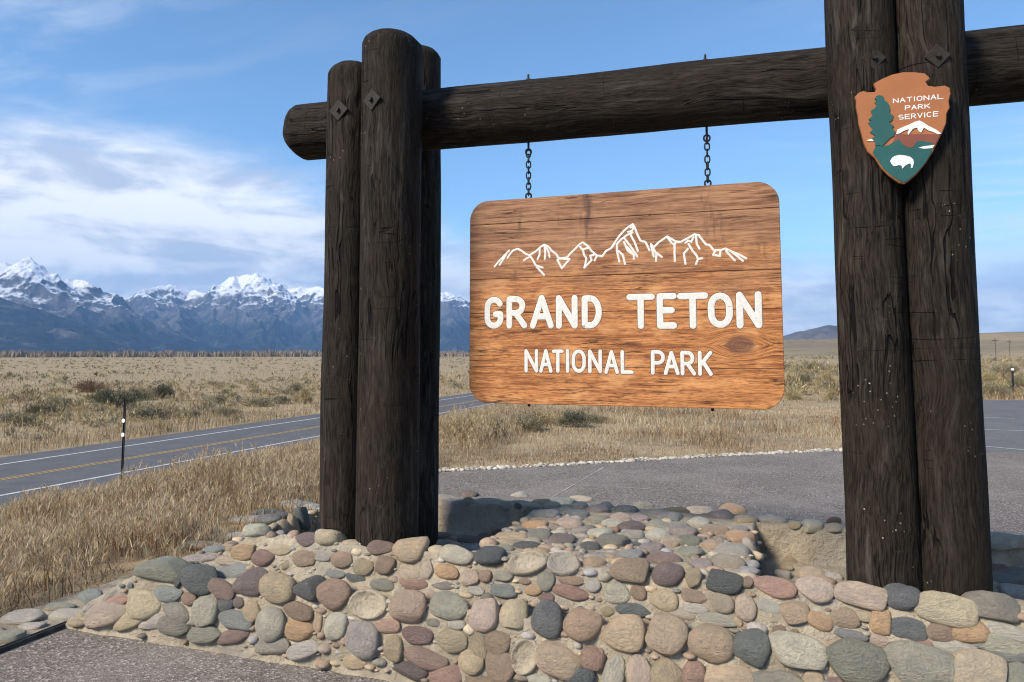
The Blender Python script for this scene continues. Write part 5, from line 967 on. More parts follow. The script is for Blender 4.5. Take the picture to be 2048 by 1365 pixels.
# small chips that fill the joints between the larger stones
PEBBLES = '-1.138 3.355 0.059 0.026;-0.760 3.364 0.112 0.028;-1.256 4.202 0.574 0.038;-0.972 3.354 0.042 0.025;-0.074 3.503 0.399 0.043;-0.785 4.319 0.574 0.025;-2.093 3.354 0.046 0.024;-2.155 3.591 0.573 0.041;-1.147 4.156 0.574 0.040;-0.261 3.703 0.573 0.030;-0.934 3.357 0.083 0.029;-0.508 3.360 0.086 0.036;0.079 3.370 0.164 0.028;-0.336 3.362 0.101 0.028;0.171 3.375 0.216 0.027;-0.598 3.359 0.087 0.032;-1.112 3.360 0.111 0.032;-0.098 4.591 0.563 0.024;-0.961 4.393 0.574 0.025;-0.357 3.388 0.295 0.028;-1.063 3.354 0.032 0.031;-0.778 3.493 0.369 0.031;-2.099 3.552 0.539 0.026;0.847 3.384 0.263 0.041;-2.599 3.500 0.391 0.026;-0.914 3.654 0.573 0.030;-1.065 3.807 0.574 0.038;-2.796 3.769 0.573 0.028;-2.763 4.103 0.460 0.037;-0.484 3.685 0.574 0.025;-1.398 3.724 0.574 0.032;0.243 3.371 0.174 0.037;-0.534 3.468 0.363 0.025;-0.086 4.088 0.479 0.028;-1.169 3.681 0.573 0.029;-2.757 4.566 0.415 0.026;-0.801 3.356 0.057 0.041;-0.270 4.319 0.573 0.027;-3.168 3.838 0.363 0.037;-2.168 3.352 0.035 0.032;0.422 3.382 0.244 0.032;-2.005 3.496 0.377 0.039;-0.823 3.555 0.553 0.033;-2.166 3.360 0.104 0.031;-1.844 3.357 0.082 0.035;-1.018 4.329 0.573 0.040;-0.840 4.179 0.574 0.034;-0.528 3.503 0.400 0.030;-3.810 3.353 0.045 0.045;-0.219 3.361 0.099 0.027;-0.091 4.543 0.515 0.028;-2.758 4.315 0.415 0.038;0.966 3.507 0.408 0.026;-2.206 3.386 0.277 0.026;-2.590 3.359 0.098 0.030;0.951 3.627 0.574 0.045;-1.270 4.454 0.574 0.034;-0.112 3.748 0.573 0.039;-1.459 4.136 0.574 0.027;-0.701 3.671 0.573 0.037;-3.716 3.355 0.040 0.029;-0.391 3.358 0.077 0.028;0.582 3.378 0.218 0.028;-0.516 3.961 0.573 0.030;-0.660 4.136 0.574 0.025;-0.821 4.571 0.574 0.025;-0.027 3.366 0.132 0.033;-3.005 3.366 0.134 0.030;-3.748 3.364 0.126 0.025;-0.758 3.553 0.543 0.034;-2.777 4.418 0.544 0.028;-0.093 3.369 0.163 0.046;-0.650 4.424 0.574 0.041;-0.709 3.354 0.056 0.024;-3.210 3.579 0.364 0.032;-0.931 3.829 0.573 0.026;-1.091 3.387 0.290 0.035;-0.809 3.949 0.574 0.030;-2.555 3.630 0.573 0.036;-1.772 4.392 0.374 0.033;-3.126 3.488 0.364 0.032;0.255 4.405 0.374 0.044;-0.362 4.358 0.573 0.029;0.945 3.396 0.327 0.024;-0.278 4.257 0.573 0.028;-0.988 3.496 0.380 0.027;-3.336 3.782 0.364 0.026;-1.153 3.506 0.404 0.030;1.063 4.513 0.374 0.032;0.121 3.374 0.208 0.028;-1.646 3.589 0.574 0.037;-0.077 4.408 0.420 0.037;-2.050 3.366 0.150 0.024;-1.071 3.869 0.573 0.026;-0.723 4.138 0.573 0.034;-0.610 4.641 0.574 0.034;-0.100 3.856 0.573 0.034;-1.448 3.502 0.398 0.027;-1.135 3.739 0.573 0.037;-0.273 3.363 0.132 0.026;-3.369 4.163 0.363 0.036;-0.662 3.354 0.044 0.029;0.606 4.434 0.374 0.043;-3.060 3.529 0.363 0.029;-3.311 4.025 0.363 0.043;-0.875 4.339 0.574 0.026;-2.082 3.601 0.574 0.031;-0.385 3.709 0.573 0.031;-1.237 4.323 0.573 0.031;-1.650 3.499 0.383 0.037;-0.867 3.357 0.065 0.024;-2.023 3.385 0.263 0.027;-2.771 4.372 0.501 0.028;0.964 3.461 0.363 0.036;-2.097 3.365 0.132 0.030;-1.429 4.388 0.574 0.030;-1.334 3.501 0.395 0.037;-1.018 3.755 0.574 0.034;-0.277 3.989 0.574 0.027;-3.331 3.354 0.032 0.028;-1.131 3.818 0.574 0.034;-0.904 3.355 0.042 0.024;-1.253 4.514 0.574 0.028;-1.150 4.537 0.574 0.044;-0.590 4.084 0.573 0.026;-0.415 3.756 0.573 0.030;-0.368 3.902 0.573 0.029;-0.717 3.971 0.573 0.025;-1.445 3.804 0.574 0.046;-1.100 3.667 0.574 0.036;-0.164 3.361 0.121 0.026;-1.025 3.899 0.573 0.034;-2.769 4.502 0.494 0.044;-1.421 3.470 0.364 0.027;-0.310 3.633 0.573 0.030;-1.455 3.905 0.574 0.033;-3.117 3.562 0.364 0.029;-0.731 3.746 0.574 0.033;-1.896 3.354 0.054 0.026;-2.649 3.638 0.574 0.024;-2.779 4.478 0.562 0.038;0.726 4.583 0.373 0.034;-1.195 3.742 0.574 0.025;-1.459 4.309 0.574 0.027;-0.383 3.363 0.125 0.025;-2.550 3.492 0.369 0.028;-0.120 3.640 0.574 0.040;-2.613 3.366 0.155 0.027;-2.772 4.297 0.514 0.029;0.750 3.632 0.573 0.025;-3.099 3.697 0.364 0.035;-0.096 4.135 0.547 0.039;-2.000 4.609 0.374 0.028;-2.671 3.581 0.573 0.036;-2.748 3.508 0.410 0.030;-3.373 3.620 0.363 0.040;0.147 3.497 0.375 0.032;-0.938 4.018 0.573 0.044;-1.011 4.132 0.574 0.030;-1.032 3.380 0.248 0.024;-0.539 3.541 0.511 0.024;-1.379 3.388 0.282 0.031;-1.236 3.941 0.573 0.040;-1.368 4.403 0.573 0.030;-2.192 3.369 0.164 0.027;-3.348 4.074 0.363 0.025;-0.776 3.770 0.573 0.025;-2.799 4.192 0.574 0.027;0.941 3.555 0.550 0.031;-1.072 3.732 0.573 0.026;-0.757 3.698 0.573 0.029;-1.847 3.516 0.431 0.026;0.947 3.387 0.282 0.024;-0.077 4.648 0.419 0.029;-0.940 4.338 0.574 0.035;-0.092 3.888 0.521 0.028;-0.089 3.968 0.497 0.028;0.702 4.449 0.374 0.043;-0.798 3.503 0.401 0.012;-0.947 3.387 0.294 0.013;0.487 3.375 0.206 0.018;0.354 3.519 0.447 0.010;-2.035 3.358 0.076 0.011;-1.606 3.553 0.542 0.017;-3.153 3.568 0.363 0.013;-0.899 3.474 0.363 0.018;-2.237 3.549 0.536 0.014;-1.042 3.496 0.375 0.011;-1.196 3.531 0.483 0.016;-0.627 4.095 0.574 0.011;-0.963 4.080 0.573 0.012;-2.492 3.544 0.526 0.015;0.216 3.539 0.500 0.015;-0.539 3.920 0.573 0.016;0.191 3.381 0.255 0.017;-1.231 3.578 0.574 0.016;0.088 3.552 0.540 0.014;-0.751 3.906 0.574 0.015;-0.255 3.957 0.573 0.014;-0.838 3.381 0.239 0.010;-1.608 3.401 0.363 0.011;-1.611 3.474 0.363 0.016;-2.760 4.440 0.437 0.014;-1.071 4.316 0.574 0.016;-1.237 3.355 0.064 0.016;-0.314 4.019 0.574 0.013;-2.640 3.357 0.061 0.019;-2.231 3.371 0.169 0.016;-3.368 4.274 0.364 0.013;-1.143 3.387 0.277 0.011;-1.214 4.593 0.574 0.020;-1.242 3.626 0.574 0.012;-0.239 4.251 0.574 0.014;-1.524 3.514 0.432 0.012;-1.731 3.543 0.522 0.015;-3.310 3.961 0.364 0.012;-2.176 3.382 0.255 0.012;-2.031 3.547 0.534 0.014;0.546 3.376 0.218 0.013;0.471 3.384 0.255 0.019;-1.894 4.507 0.374 0.012;-1.862 3.354 0.042 0.013;-3.194 3.626 0.363 0.017;-1.504 3.512 0.429 0.010;-1.845 3.365 0.146 0.022;-0.952 4.133 0.573 0.018;-0.295 3.547 0.534 0.019;-2.186 3.496 0.380 0.011;-3.222 3.830 0.363 0.016;0.247 3.562 0.571 0.017;-0.921 3.434 0.363 0.011;0.925 3.496 0.381 0.020;-1.796 3.355 0.052 0.021;-0.343 4.252 0.573 0.013;-1.208 3.357 0.054 0.013;-2.568 3.512 0.419 0.010;0.618 3.382 0.243 0.012;-1.397 4.459 0.574 0.016;-0.789 3.861 0.573 0.020;-2.774 4.147 0.523 0.019;-1.836 3.402 0.358 0.021;-1.166 3.902 0.574 0.011;-0.953 3.361 0.114 0.011;-0.021 3.515 0.431 0.012;-0.449 3.359 0.106 0.012;-0.097 3.942 0.554 0.019;0.190 3.465 0.363 0.012;-0.701 4.304 0.573 0.012;-2.390 3.374 0.191 0.011;-0.095 3.548 0.528 0.017;-3.491 3.380 0.248 0.015;-2.107 3.528 0.478 0.013;0.358 3.495 0.378 0.012;-0.946 3.502 0.391 0.019;-0.724 4.359 0.573 0.016;-0.422 3.541 0.513 0.017;-2.591 3.514 0.429 0.011;-0.435 4.107 0.574 0.011;-0.290 3.557 0.565 0.018;-0.033 3.466 0.363 0.015;0.363 3.511 0.425 0.014;-2.472 3.505 0.405 0.019;-1.421 3.551 0.544 0.012;-1.579 3.380 0.237 0.012;-0.349 3.680 0.574 0.013;-1.019 4.020 0.573 0.013;-0.129 3.504 0.393 0.016;-1.858 3.530 0.479 0.010;-0.130 3.366 0.127 0.013;-2.699 3.507 0.405 0.017;-1.279 3.497 0.376 0.016;0.605 3.503 0.400 0.011;-1.347 4.109 0.573 0.018;-3.525 3.385 0.274 0.021;-3.250 3.353 0.038 0.012;-0.542 3.400 0.345 0.018;-0.432 3.358 0.068 0.011;-1.304 3.493 0.365 0.012;-1.812 3.508 0.410 0.011;-1.454 3.640 0.573 0.013;-2.403 3.497 0.376 0.019;-2.794 3.694 0.574 0.012;-0.170 3.498 0.382 0.020;0.592 4.565 0.374 0.011;0.424 3.397 0.327 0.020;-2.763 3.490 0.364 0.012;-2.550 3.506 0.408 0.013;-2.034 3.400 0.343 0.019;-0.557 3.360 0.095 0.015;-1.444 3.363 0.131 0.012;-0.851 3.792 0.574 0.014;-1.982 3.509 0.416 0.014;-2.390 3.508 0.410 0.010;-2.340 3.516 0.441 0.014;-0.378 4.109 0.574 0.015;0.858 4.409 0.373 0.019;-0.850 3.387 0.271 0.017;-0.682 3.489 0.363 0.015;-1.101 3.895 0.574 0.014;0.770 3.498 0.380 0.011;-0.110 4.026 0.574 0.011;-0.892 3.558 0.562 0.019;0.794 4.518 0.373 0.011;-0.775 3.518 0.442 0.014;-2.753 3.543 0.518 0.012;-0.332 4.410 0.574 0.021;-0.712 3.475 0.364 0.020;-1.187 3.515 0.439 0.019;0.238 3.549 0.537 0.015;0.285 3.376 0.205 0.016;0.424 3.376 0.197 0.011;-1.387 3.358 0.066 0.013;-1.435 4.179 0.574 0.019;0.904 3.393 0.313 0.015;-1.206 3.638 0.573 0.011;-1.170 3.385 0.272 0.010;-0.455 3.651 0.573 0.011;-0.857 3.541 0.507 0.012;-1.449 3.548 0.525 0.011;-0.670 4.180 0.574 0.013;-1.098 3.502 0.390 0.016;-0.235 4.280 0.574 0.017;0.370 3.381 0.249 0.012;-0.474 3.496 0.370 0.014;-2.239 3.391 0.294 0.015;-0.965 3.671 0.573 0.011;-2.138 3.366 0.135 0.012;-2.409 3.365 0.141 0.013;0.314 3.375 0.208 0.013;-1.153 3.384 0.253 0.016;-0.904 3.362 0.107 0.011;0.279 3.619 0.573 0.019;-1.285 3.660 0.574 0.016;-3.438 3.392 0.307 0.015;-0.233 4.194 0.573 0.013;-0.147 3.975 0.574 0.017;0.387 3.502 0.395 0.011;-1.000 3.824 0.573 0.022;-0.955 3.721 0.574 0.018;0.016 3.470 0.364 0.015;-0.659 3.359 0.093 0.020;-0.918 3.394 0.314 0.021;-1.398 3.354 0.037 0.010;-2.197 3.357 0.075 0.012;-1.320 3.524 0.460 0.011;-0.631 3.907 0.574 0.019;-0.633 3.759 0.573 0.010;0.772 3.381 0.244 0.013;-0.395 4.528 0.573 0.014;-1.104 4.130 0.574 0.016;-2.640 3.502 0.397 0.010;-2.057 3.355 0.066 0.013;-2.360 3.512 0.424 0.012;-0.556 3.357 0.057 0.018;-1.441 4.505 0.574 0.022;1.016 3.614 0.573 0.015;-1.264 3.566 0.574 0.021;-0.865 3.550 0.542 0.010;-1.234 3.550 0.544 0.017;0.778 3.387 0.272 0.013;-3.175 3.522 0.364 0.011;-0.813 3.521 0.450 0.017;-2.385 3.356 0.047 0.018;-0.549 3.431 0.364 0.018;-0.360 3.633 0.573 0.012;-1.501 3.520 0.448 0.013;-0.588 4.201 0.574 0.011;-0.502 3.385 0.269 0.016;-1.661 3.551 0.543 0.013;-2.640 4.581 0.374 0.010;-1.704 3.555 0.548 0.010;-3.030 3.353 0.031 0.017;-2.777 4.171 0.548 0.014;-2.496 3.581 0.573 0.018;-2.577 3.392 0.308 0.011;-0.832 3.495 0.374 0.018;-1.159 4.238 0.574 0.022;0.233 3.516 0.432 0.012;-2.673 3.547 0.532 0.012;-1.817 3.395 0.326 0.020;-0.361 3.438 0.363 0.015;-1.598 3.354 0.035 0.018;-2.801 3.355 0.054 0.011;-2.497 3.500 0.385 0.014;0.023 3.518 0.442 0.011;-0.563 4.054 0.573 0.010;-1.172 3.792 0.573 0.012;-2.496 3.535 0.488 0.015;-1.085 4.160 0.574 0.012;0.190 3.394 0.310 0.013;-2.233 3.562 0.570 0.013;-0.964 3.880 0.573 0.017;-2.760 4.522 0.435 0.018;-2.057 3.390 0.290 0.016;0.040 3.367 0.145 0.017;0.003 3.638 0.574 0.013;-0.439 3.364 0.123 0.011;-0.716 4.030 0.574 0.010;-0.720 4.588 0.573 0.020;-0.693 3.508 0.412 0.014;-0.294 3.358 0.094 0.010;0.638 3.384 0.268 0.015;-1.828 3.363 0.121 0.011;-2.669 3.503 0.401 0.017;-1.882 3.553 0.547 0.017;-2.400 3.369 0.172 0.014;-0.422 3.701 0.573 0.010;-1.199 3.498 0.385 0.011;0.722 3.379 0.232 0.013;-1.768 4.509 0.374 0.011;-0.399 4.082 0.574 0.018;-1.871 4.454 0.373 0.012;-1.198 4.487 0.573 0.020;-2.085 3.361 0.095 0.014;-1.160 3.865 0.573 0.012;-1.552 3.376 0.208 0.019;-1.764 3.357 0.073 0.011;-3.289 3.608 0.363 0.010;-0.327 3.902 0.574 0.013;-1.428 4.090 0.574 0.017;-0.532 3.389 0.289 0.013'
def build_pebbles():
    rg = np.random.default_rng(3); v = np.array(list(map(float, PEBBLES.replace(';', ' ').split()))).reshape(-1, 4)
    pos = v[:, :3] - np.array([BASE_S, BASE_T, 0.0]); pos[:, 2] -= v[:, 3] * 0.15; pos[:, 1] += v[:, 3] * 0.25
    me0 = bpy.data.meshes.new('chip'); bm = bmesh.new(); bmesh.ops.create_icosphere(bm, subdivisions=2, radius=1.0); bm.to_mesh(me0); bm.free()
    ico = np.array([x.co[:] for x in me0.vertices]); tri = np.array([p.vertices[:] for p in me0.polygons]); m_ = len(ico); bpy.data.meshes.remove(me0)
    n = len(v); V = ico[None] * v[:, 3][:, None, None] * rg.uniform(0.75, 1.4, (n, 1, 3)) * np.array([1.15, 1.0, 0.6])
    V = V * (1 + 0.12 * np.sin(ico[None] @ rg.normal(0, 2.2, (n, 3, 1)) + rg.uniform(0, 6, (n, 1, 1)))) + pos[:, None, :]
    V = V.reshape(-1, 3); T = (tri[None] + m_ * np.arange(n)[:, None, None]).reshape(-1, 3)
    pal = np.array([stone_colour(c, rs)[:3] for c in 'gg gl bg br tn pk lg ol cr br'.split()])
    col = np.repeat(pal[rg.integers(0, len(pal), len(v))] * rg.uniform(0.45, 0.85, (len(v), 1)), m_, 0)
    o = link('pebbles', tri_mesh('pebbles', V, T, col, True), M_PEBBLE, base); o['kind'] = 'stuff'
def mat_pebble():
    m, nt, b = newmat('small_stone', 0.8, 0.25)
    p = geopos(nt); c = nd(nt, 'ShaderNodeAttribute', {'attribute_name': 'Col'}).outputs['Color']
    n2 = noi(nt, p, 45.0, 5.0, 0.7)
    c = mixc(nt, mth(nt, 'MULTIPLY', ramp(nt, n2, 0.42, 0.66), 0.6), c, mixc(nt, 1.0, c, (0.58, 0.57, 0.56), 'MULTIPLY'))
    c = mixc(nt, mth(nt, 'MULTIPLY', ramp(nt, noi(nt, vadd(nt, p, (3, 1, 2)), 20.0, 4.0), 0.55, 0.7), 0.5), c, (0.42, 0.36, 0.27))
    nt.links.new(c, b.inputs['Base Color']); nt.links.new(bump(nt, n2, 0.5, 0.006), b.inputs['Normal'])
    return m
M_PEBBLE = mat_pebble()
build_pebbles()

# the low stone border that runs on from the base beside the paving
border = empty('stone_border', W(-4.1, 3.6, 0), ROT)
tag(border, 'low border of flat pale stones with black steel strip between paving and tall grass', 'stone border')
bm = bmesh.new()
bm_box(bm, -0.26, 0.155, -4.5, 0.75, -0.10, 0.012)
bmesh.ops.subdivide_edges(bm, edges=[e for e in bm.edges if e.calc_length() > 1], cuts=40)
for v in bm.verts:
    if v.co.z > 0: v.co.z += 0.02 * noise.noise(v.co * 4); v.co.x += 0.02 * noise.noise(v.co * 3 + Vector((4, 4, 4)))
link('mortar_bed', mesh_bm('mortar_bed', bm), M_MORTAR, border)
for x in (0.160, 0.186):
    bm = bmesh.new(); bm_box(bm, x, x + 0.007, -4.5, 0.10, -0.09, 0.026)
    link('edging_strip', mesh_bm('edging_strip', bm), M_STEEL, border)
BORDER = [(-4.22,3.34,.122,'wh'),(-4.04,3.12,.085,'gg'),(-4.07,3.28,.075,'wh'),(-4.2,3.56,.102,'gg'),(-4.03,3.48,.107,'lg'),(-4.18,3.77,.112,'bg'),(-4.03,3.67,.08,'gg'),(-4.05,3.90,.07,'bg'),(-4.17,4.03,.091,'lg'),(-4.2,4.22,.06,'wh'),(-4.2,3.14,.09,'pk'),(-4.06,2.93,.1,'lg'),(-4.22,2.92,.09,'gl'),(-4.08,2.7,.11,'pk'),(-4.25,2.66,.08,'gg'),(-4.1,2.45,.1,'bg'),(-4.02,4.08,.07,'pk'),(-4.05,4.22,.06,'gl')]
for s, t, a, c in BORDER:
    place_stone(border, (-4.1, 3.6, 0), s, t, 0.012, a, a * rs.uniform(.55, .8), rs.uniform(-40, 40), c, Vector((rs.uniform(-.15, .15), rs.uniform(-.15, .15), 1)).normalized(), rs, 0.25, 0.5)

# ================================================================ ROADSIDE POSTS
def marker_post(loc, h, label, two=True):
    o = empty('reflector_post', loc, ROT); tag(o, label, 'reflector post')
    bm = bmesh.new()
    for x0, x1, y0, y1 in ((-.030, .030, -.004, .004), (-.034, -.028, -.03, .004), (.028, .034, -.03, .004)): bm_box(bm, x0, x1, y0, y1, -0.25, h)
    link('channel_post', mesh_bm('channel_post', bm), M_POST, o)
    for z in ((h - 0.62, h - 1.02) if two else (h - 0.10,)):
        bm = bmesh.new(); bm_cyl(bm, (0, -0.036, z), (0, -0.050, z), 0.058 if two else 0.05, None, 20)
        link('reflector', mesh_bm('reflector', bm), M_REFLECT, o)
    return o
marker_post(W(-17.55, 16.72, -2.24), 2.50, 'tall dark steel post with two white reflectors beside the highway')
marker_post((18.9, 28.1, -0.06), 1.12, 'short dark marker post with white top beyond the parking lot', False)
for k, (x, y, h) in enumerate(((86.0, 132.0, 4.6), (118.0, 176.0, 5.0))):
    o = empty('utility_pole', (x, y, -0.4), 0.4)
    tag(o, ('thin grey utility pole on the tan slope, the nearer and taller looking one', 'thin grey utility pole on the tan slope, the farther and shorter looking one')[k], 'utility pole', 'utility poles on the far slope')
    bm = bmesh.new(); bm_cyl(bm, (0, 0, 0), (0, 0, h), 0.09, 0.07, 8); link('pole', mesh_bm('pole', bm), M_POLE, o)
    bm = bmesh.new(); bm_box(bm, -0.8, 0.8, -0.05, 0.05, h - 0.55, h - 0.43); link('crossarm', mesh_bm('crossarm', bm), M_POLE, o)

# ================================================================ PLANTS
def blade_mesh(name, P, h, w, yaw, lean_dir, lean, col, segs=3):
    n = len(P); lv = np.arange(segs) / segs
    side = np.stack([np.cos(yaw), np.sin(yaw), np.zeros(n)], -1)
    ld = np.stack([np.cos(lean_dir), np.sin(lean_dir), np.zeros(n)], -1)
    V = np.zeros((n, segs * 2 + 1, 3), np.float32)
    for k, f in enumerate(lv):
        c = P + ld * (lean * h * f ** 1.8)[:, None]; c[:, 2] = P[:, 2] + h * f * (1 - 0.25 * lean * f)
        ww = (w * (1 - 0.55 * f))[:, None]
        V[:, 2 * k] = c - side * ww; V[:, 2 * k + 1] = c + side * ww
    c = P + ld * (lean * h)[:, None]; c[:, 2] = P[:, 2] + h * (1 - 0.25 * lean); V[:, -1] = c
    m = segs * 2 + 1; t = []
    for k in range(segs - 1): t += [(2 * k, 2 * k + 1, 2 * k + 3), (2 * k, 2 * k + 3, 2 * k + 2)]
    t += [(2 * segs - 2, 2 * segs - 1, 2 * segs)]
    T = np.array(t)[None] + m * np.arange(n)[:, None, None]
    C = np.repeat(col[:, None, :], m, 1)
    return tri_mesh(name, V.reshape(-1, 3), T.reshape(-1, 3), C.reshape(-1, 3))
rng = np.random.default_rng(12)
def pick(weights, cols, n, jit=0.18):
    cols = np.array(cols); i = rng.choice(len(cols), n, p=np.array(weights) / sum(weights))
    return cols[i] * rng.uniform(1 - jit, 1 + jit, (n, 1)) * rng.uniform(0.95, 1.05, (n, 3))
STRAW = [(0.46, 0.35, 0.205), (0.35, 0.245, 0.14), (0.265, 0.155, 0.09), (0.56, 0.46, 0.31), (0.155, 0.115, 0.075)]
def tall_grass():
    n = 150000
    s = rng.uniform(-10.5, -3.6, n); t = rng.uniform(0.4, 19.0, n)
    x, y = WA(s, t); d = np.hypot(x, y)
    keep = (rng.random(n) < (6.0 / np.maximum(d, 4)) ** 1.25)
    keep &= np.where(t < 4.3, s < -4.36, np.where(t < 5.4, s < -3.98 - 0.32 * sat((t - 4.3) * 0.9), s < -4.36 - 0.03 * (rng.random(n) * 6)))
    keep &= (s < -4.4) | (base_h(s, t) <= 0.02)
    clump = fbm(x * 2.4, y * 2.4, 5, 3); keep &= rng.random(n) < sstep(0.25, 0.60, clump) * 0.9 + 0.10
    s, t, x, y, clump = s[keep], t[keep], x[keep], y[keep], clump[keep]; n = len(s)
    tall = fbm(x * 0.55, y * 0.55, 9, 3)
    h = rng.uniform(0.16, 0.46, n) * (0.55 + 1.0 * sstep(0.3, 0.7, tall)) * (0.5 + 1.0 * clump)
    h *= 0.42 + 0.58 * sat((-4.5 - s) / 0.6)
    cap = np.interp(s, [-10.5, -9, -8, -7, -6, -5, -4.4], [.24, .22, .20, .24, .40, .55, .60]) * (0.62 + 0.38 * sat((t - 3.4) / 2.6))
    h = np.minimum(h, cap * np.clip(rng.uniform(0.6, 1.15, n) * (0.45 + 0.95 * sstep(0.3, 0.7, clump)) * (0.75 + 0.5 * tall), 0.2, 1.02 + 0.45 * sstep(0.52, 0.68, clump) * (rng.random(n) < 0.5)))
    tang = rng.random(n) < 0.42
    h = np.where(tang, h * rng.uniform(0.3, 0.75, n), h)
    red = np.maximum(sstep(0.42, 0.56, fbm(x * 0.6 + 4, y * 0.6, 15, 3)) * 0.7, 0.95 * np.exp(-((s + 5.0) / 1.0) ** 2 - ((t - 5.0) / 1.5) ** 2))
    c1 = pick([4, 3, 1, 2, 1], STRAW, n); c2 = pick([1.2, 2.5, 4, 0.7, 3], STRAW, n)
    col = np.where(rng.random((n, 1)) < red[:, None], c2, c1)
    P = np.stack([x, y, gz(s, t) - 0.01], -1)
    me = blade_mesh('dry_grass', P, h, rng.uniform(0.0022, 0.0046, n), rng.uniform(0, 6.28, n), rng.uniform(0, 6.28, n), np.where(tang, rng.uniform(0.5, 2.2, n), np.abs(rng.normal(0.38, 0.28, n))), col)
    o = link('dry_grass', me, M_GRASS); tag(o, 'tall straw and rust coloured dry grass beside the stone border', 'grass', kind='stuff')
    # feathery seed heads on the tallest stems
    k = np.argsort(-h * rng.uniform(0.6, 1.2, n))[:11000]
    Q = P[k].copy(); Q[:, 2] += 0.0
    m = 9; base_i = np.repeat(np.arange(len(k)), m)
    hh = h[k][base_i] * rng.uniform(0.85, 1.12, len(base_i))
    PP = Q[base_i]; a = rng.uniform(0, 6.28, len(base_i))
    PP = PP + np.stack([np.cos(a), np.sin(a), np.zeros(len(a))], -1) * rng.uniform(0, 0.018, (len(a), 1)); PP[:, 2] += hh * 0.93
    hcol = pick([3, 1, 0.5, 4, 0.2], STRAW, len(base_i))
    me = blade_mesh('seed_heads', PP, rng.uniform(0.03, 0.09, len(a)), rng.uniform(0.002, 0.004, len(a)), rng.uniform(0, 6.28, len(a)), a, rng.uniform(0.2, 1.0, len(a)), hcol, 2)
    link('seed_heads', me, M_GRASS, o)['kind'] = 'stuff'
tall_grass()
def in_lot(s, t):
    return (s > 2.2 - 0.0) & (t > 13) & (t < 29.3 + 0.38 * (s - 7)) & (s > 2.4 + (t - 13.5) * 0.21)
def plaza_edge_t(s):
    return np.interp(s, [-4.3, -4.18, -3.2, -2.0, -0.6, 1.0, 3.2, 14], [7.6, 9.2, 9.95, 10.92, 12.05, 13.2, 13.9, 16.4])
def short_grass():
    n = 210000
    d = np.exp(rng.uniform(math.log(8.5), math.log(75), n)); a = np.radians(rng.uniform(-13, 38, n))
    x, y = d * np.sin(a), d * np.cos(a); s, t = ST(x, y)
    keep = (s > -15) & np.where(s > -4.3, t > plaza_edge_t(s) + 0.04, True) & ~in_lot(s, t)
    keep &= rng.random(n) < 0.25 + 0.75 * sstep(0.36, 0.58, fbm(x * 0.8, y * 0.8, 25, 4))
    s, t, x, y, d = s[keep], t[keep], x[keep], y[keep], d[keep]; n = len(s)
    pt = fbm(x * 0.25, y * 0.25, 33, 3)
    h = rng.uniform(0.05, 0.16, n) * (0.6 + 1.5 * sstep(0.45, 0.72, pt)) * (1 + 0.8 * sat((-4.3 - s) / 3))
    pale = sstep(0.45, 0.62, fbm(x * 0.35 + 9, y * 0.35, 45, 3))
    c1 = pick([2, 3, 2, 1, 2], STRAW, n); c2 = pick([3, 1, .3, 4, .3], STRAW, n)
    col = np.where(rng.random((n, 1)) < pale[:, None], c2, c1)
    P = np.stack([x, y, gz(s, t) - 0.005], -1)
    me = blade_mesh('short_grass', P, h, rng.uniform(0.0025, 0.005, n) * np.maximum(1, d / 13), rng.uniform(0, 6.28, n), rng.uniform(0, 6.28, n), np.abs(rng.normal(0.5, 0.35, n)), col, 2)
    o = link('short_grass', me, M_GRASS); tag(o, 'short pale dry grass between the paved overlook and the open range', 'grass', kind='stuff')
short_grass()
def verge_grass():
    n = 90000
    d = np.exp(rng.uniform(math.log(20), math.log(170), n)); a = np.radians(rng.uniform(-40, 3, n))
    x, y = d * np.sin(a), d * np.cos(a); s, t = ST(x, y)
    band = rng.random(n) < np.where((s < -26.6), np.exp((s + 26.6) / 9.0) * 0.9 + 0.18, np.where((s > -17.0) & (d > 55), 0.3, 0))
    keep = band & (s < -10)
    s, t, x, y, d = s[keep], t[keep], x[keep], y[keep], d[keep]; n = len(s)
    h = rng.uniform(0.18, 0.55, n) * (0.6 + 0.9 * sstep(0.4, 0.65, fbm(x * 0.2, y * 0.2, 55, 3)))
    col = pick([4, 3, 1, 2, 1.6], STRAW, n)
    P = np.stack([x, y, gz(s, t) - 0.01], -1)
    me = blade_mesh('verge_grass', P, h, rng.uniform(0.004, 0.009, n) * np.maximum(1, d / 22), rng.uniform(0, 6.28, n), rng.uniform(0, 6.28, n), np.abs(rng.normal(0.3, 0.25, n)), col, 2)
    o = link('verge_grass', me, M_GRASS); tag(o, 'golden dry grass growing along both verges of the highway', 'grass', kind='stuff')
verge_grass()

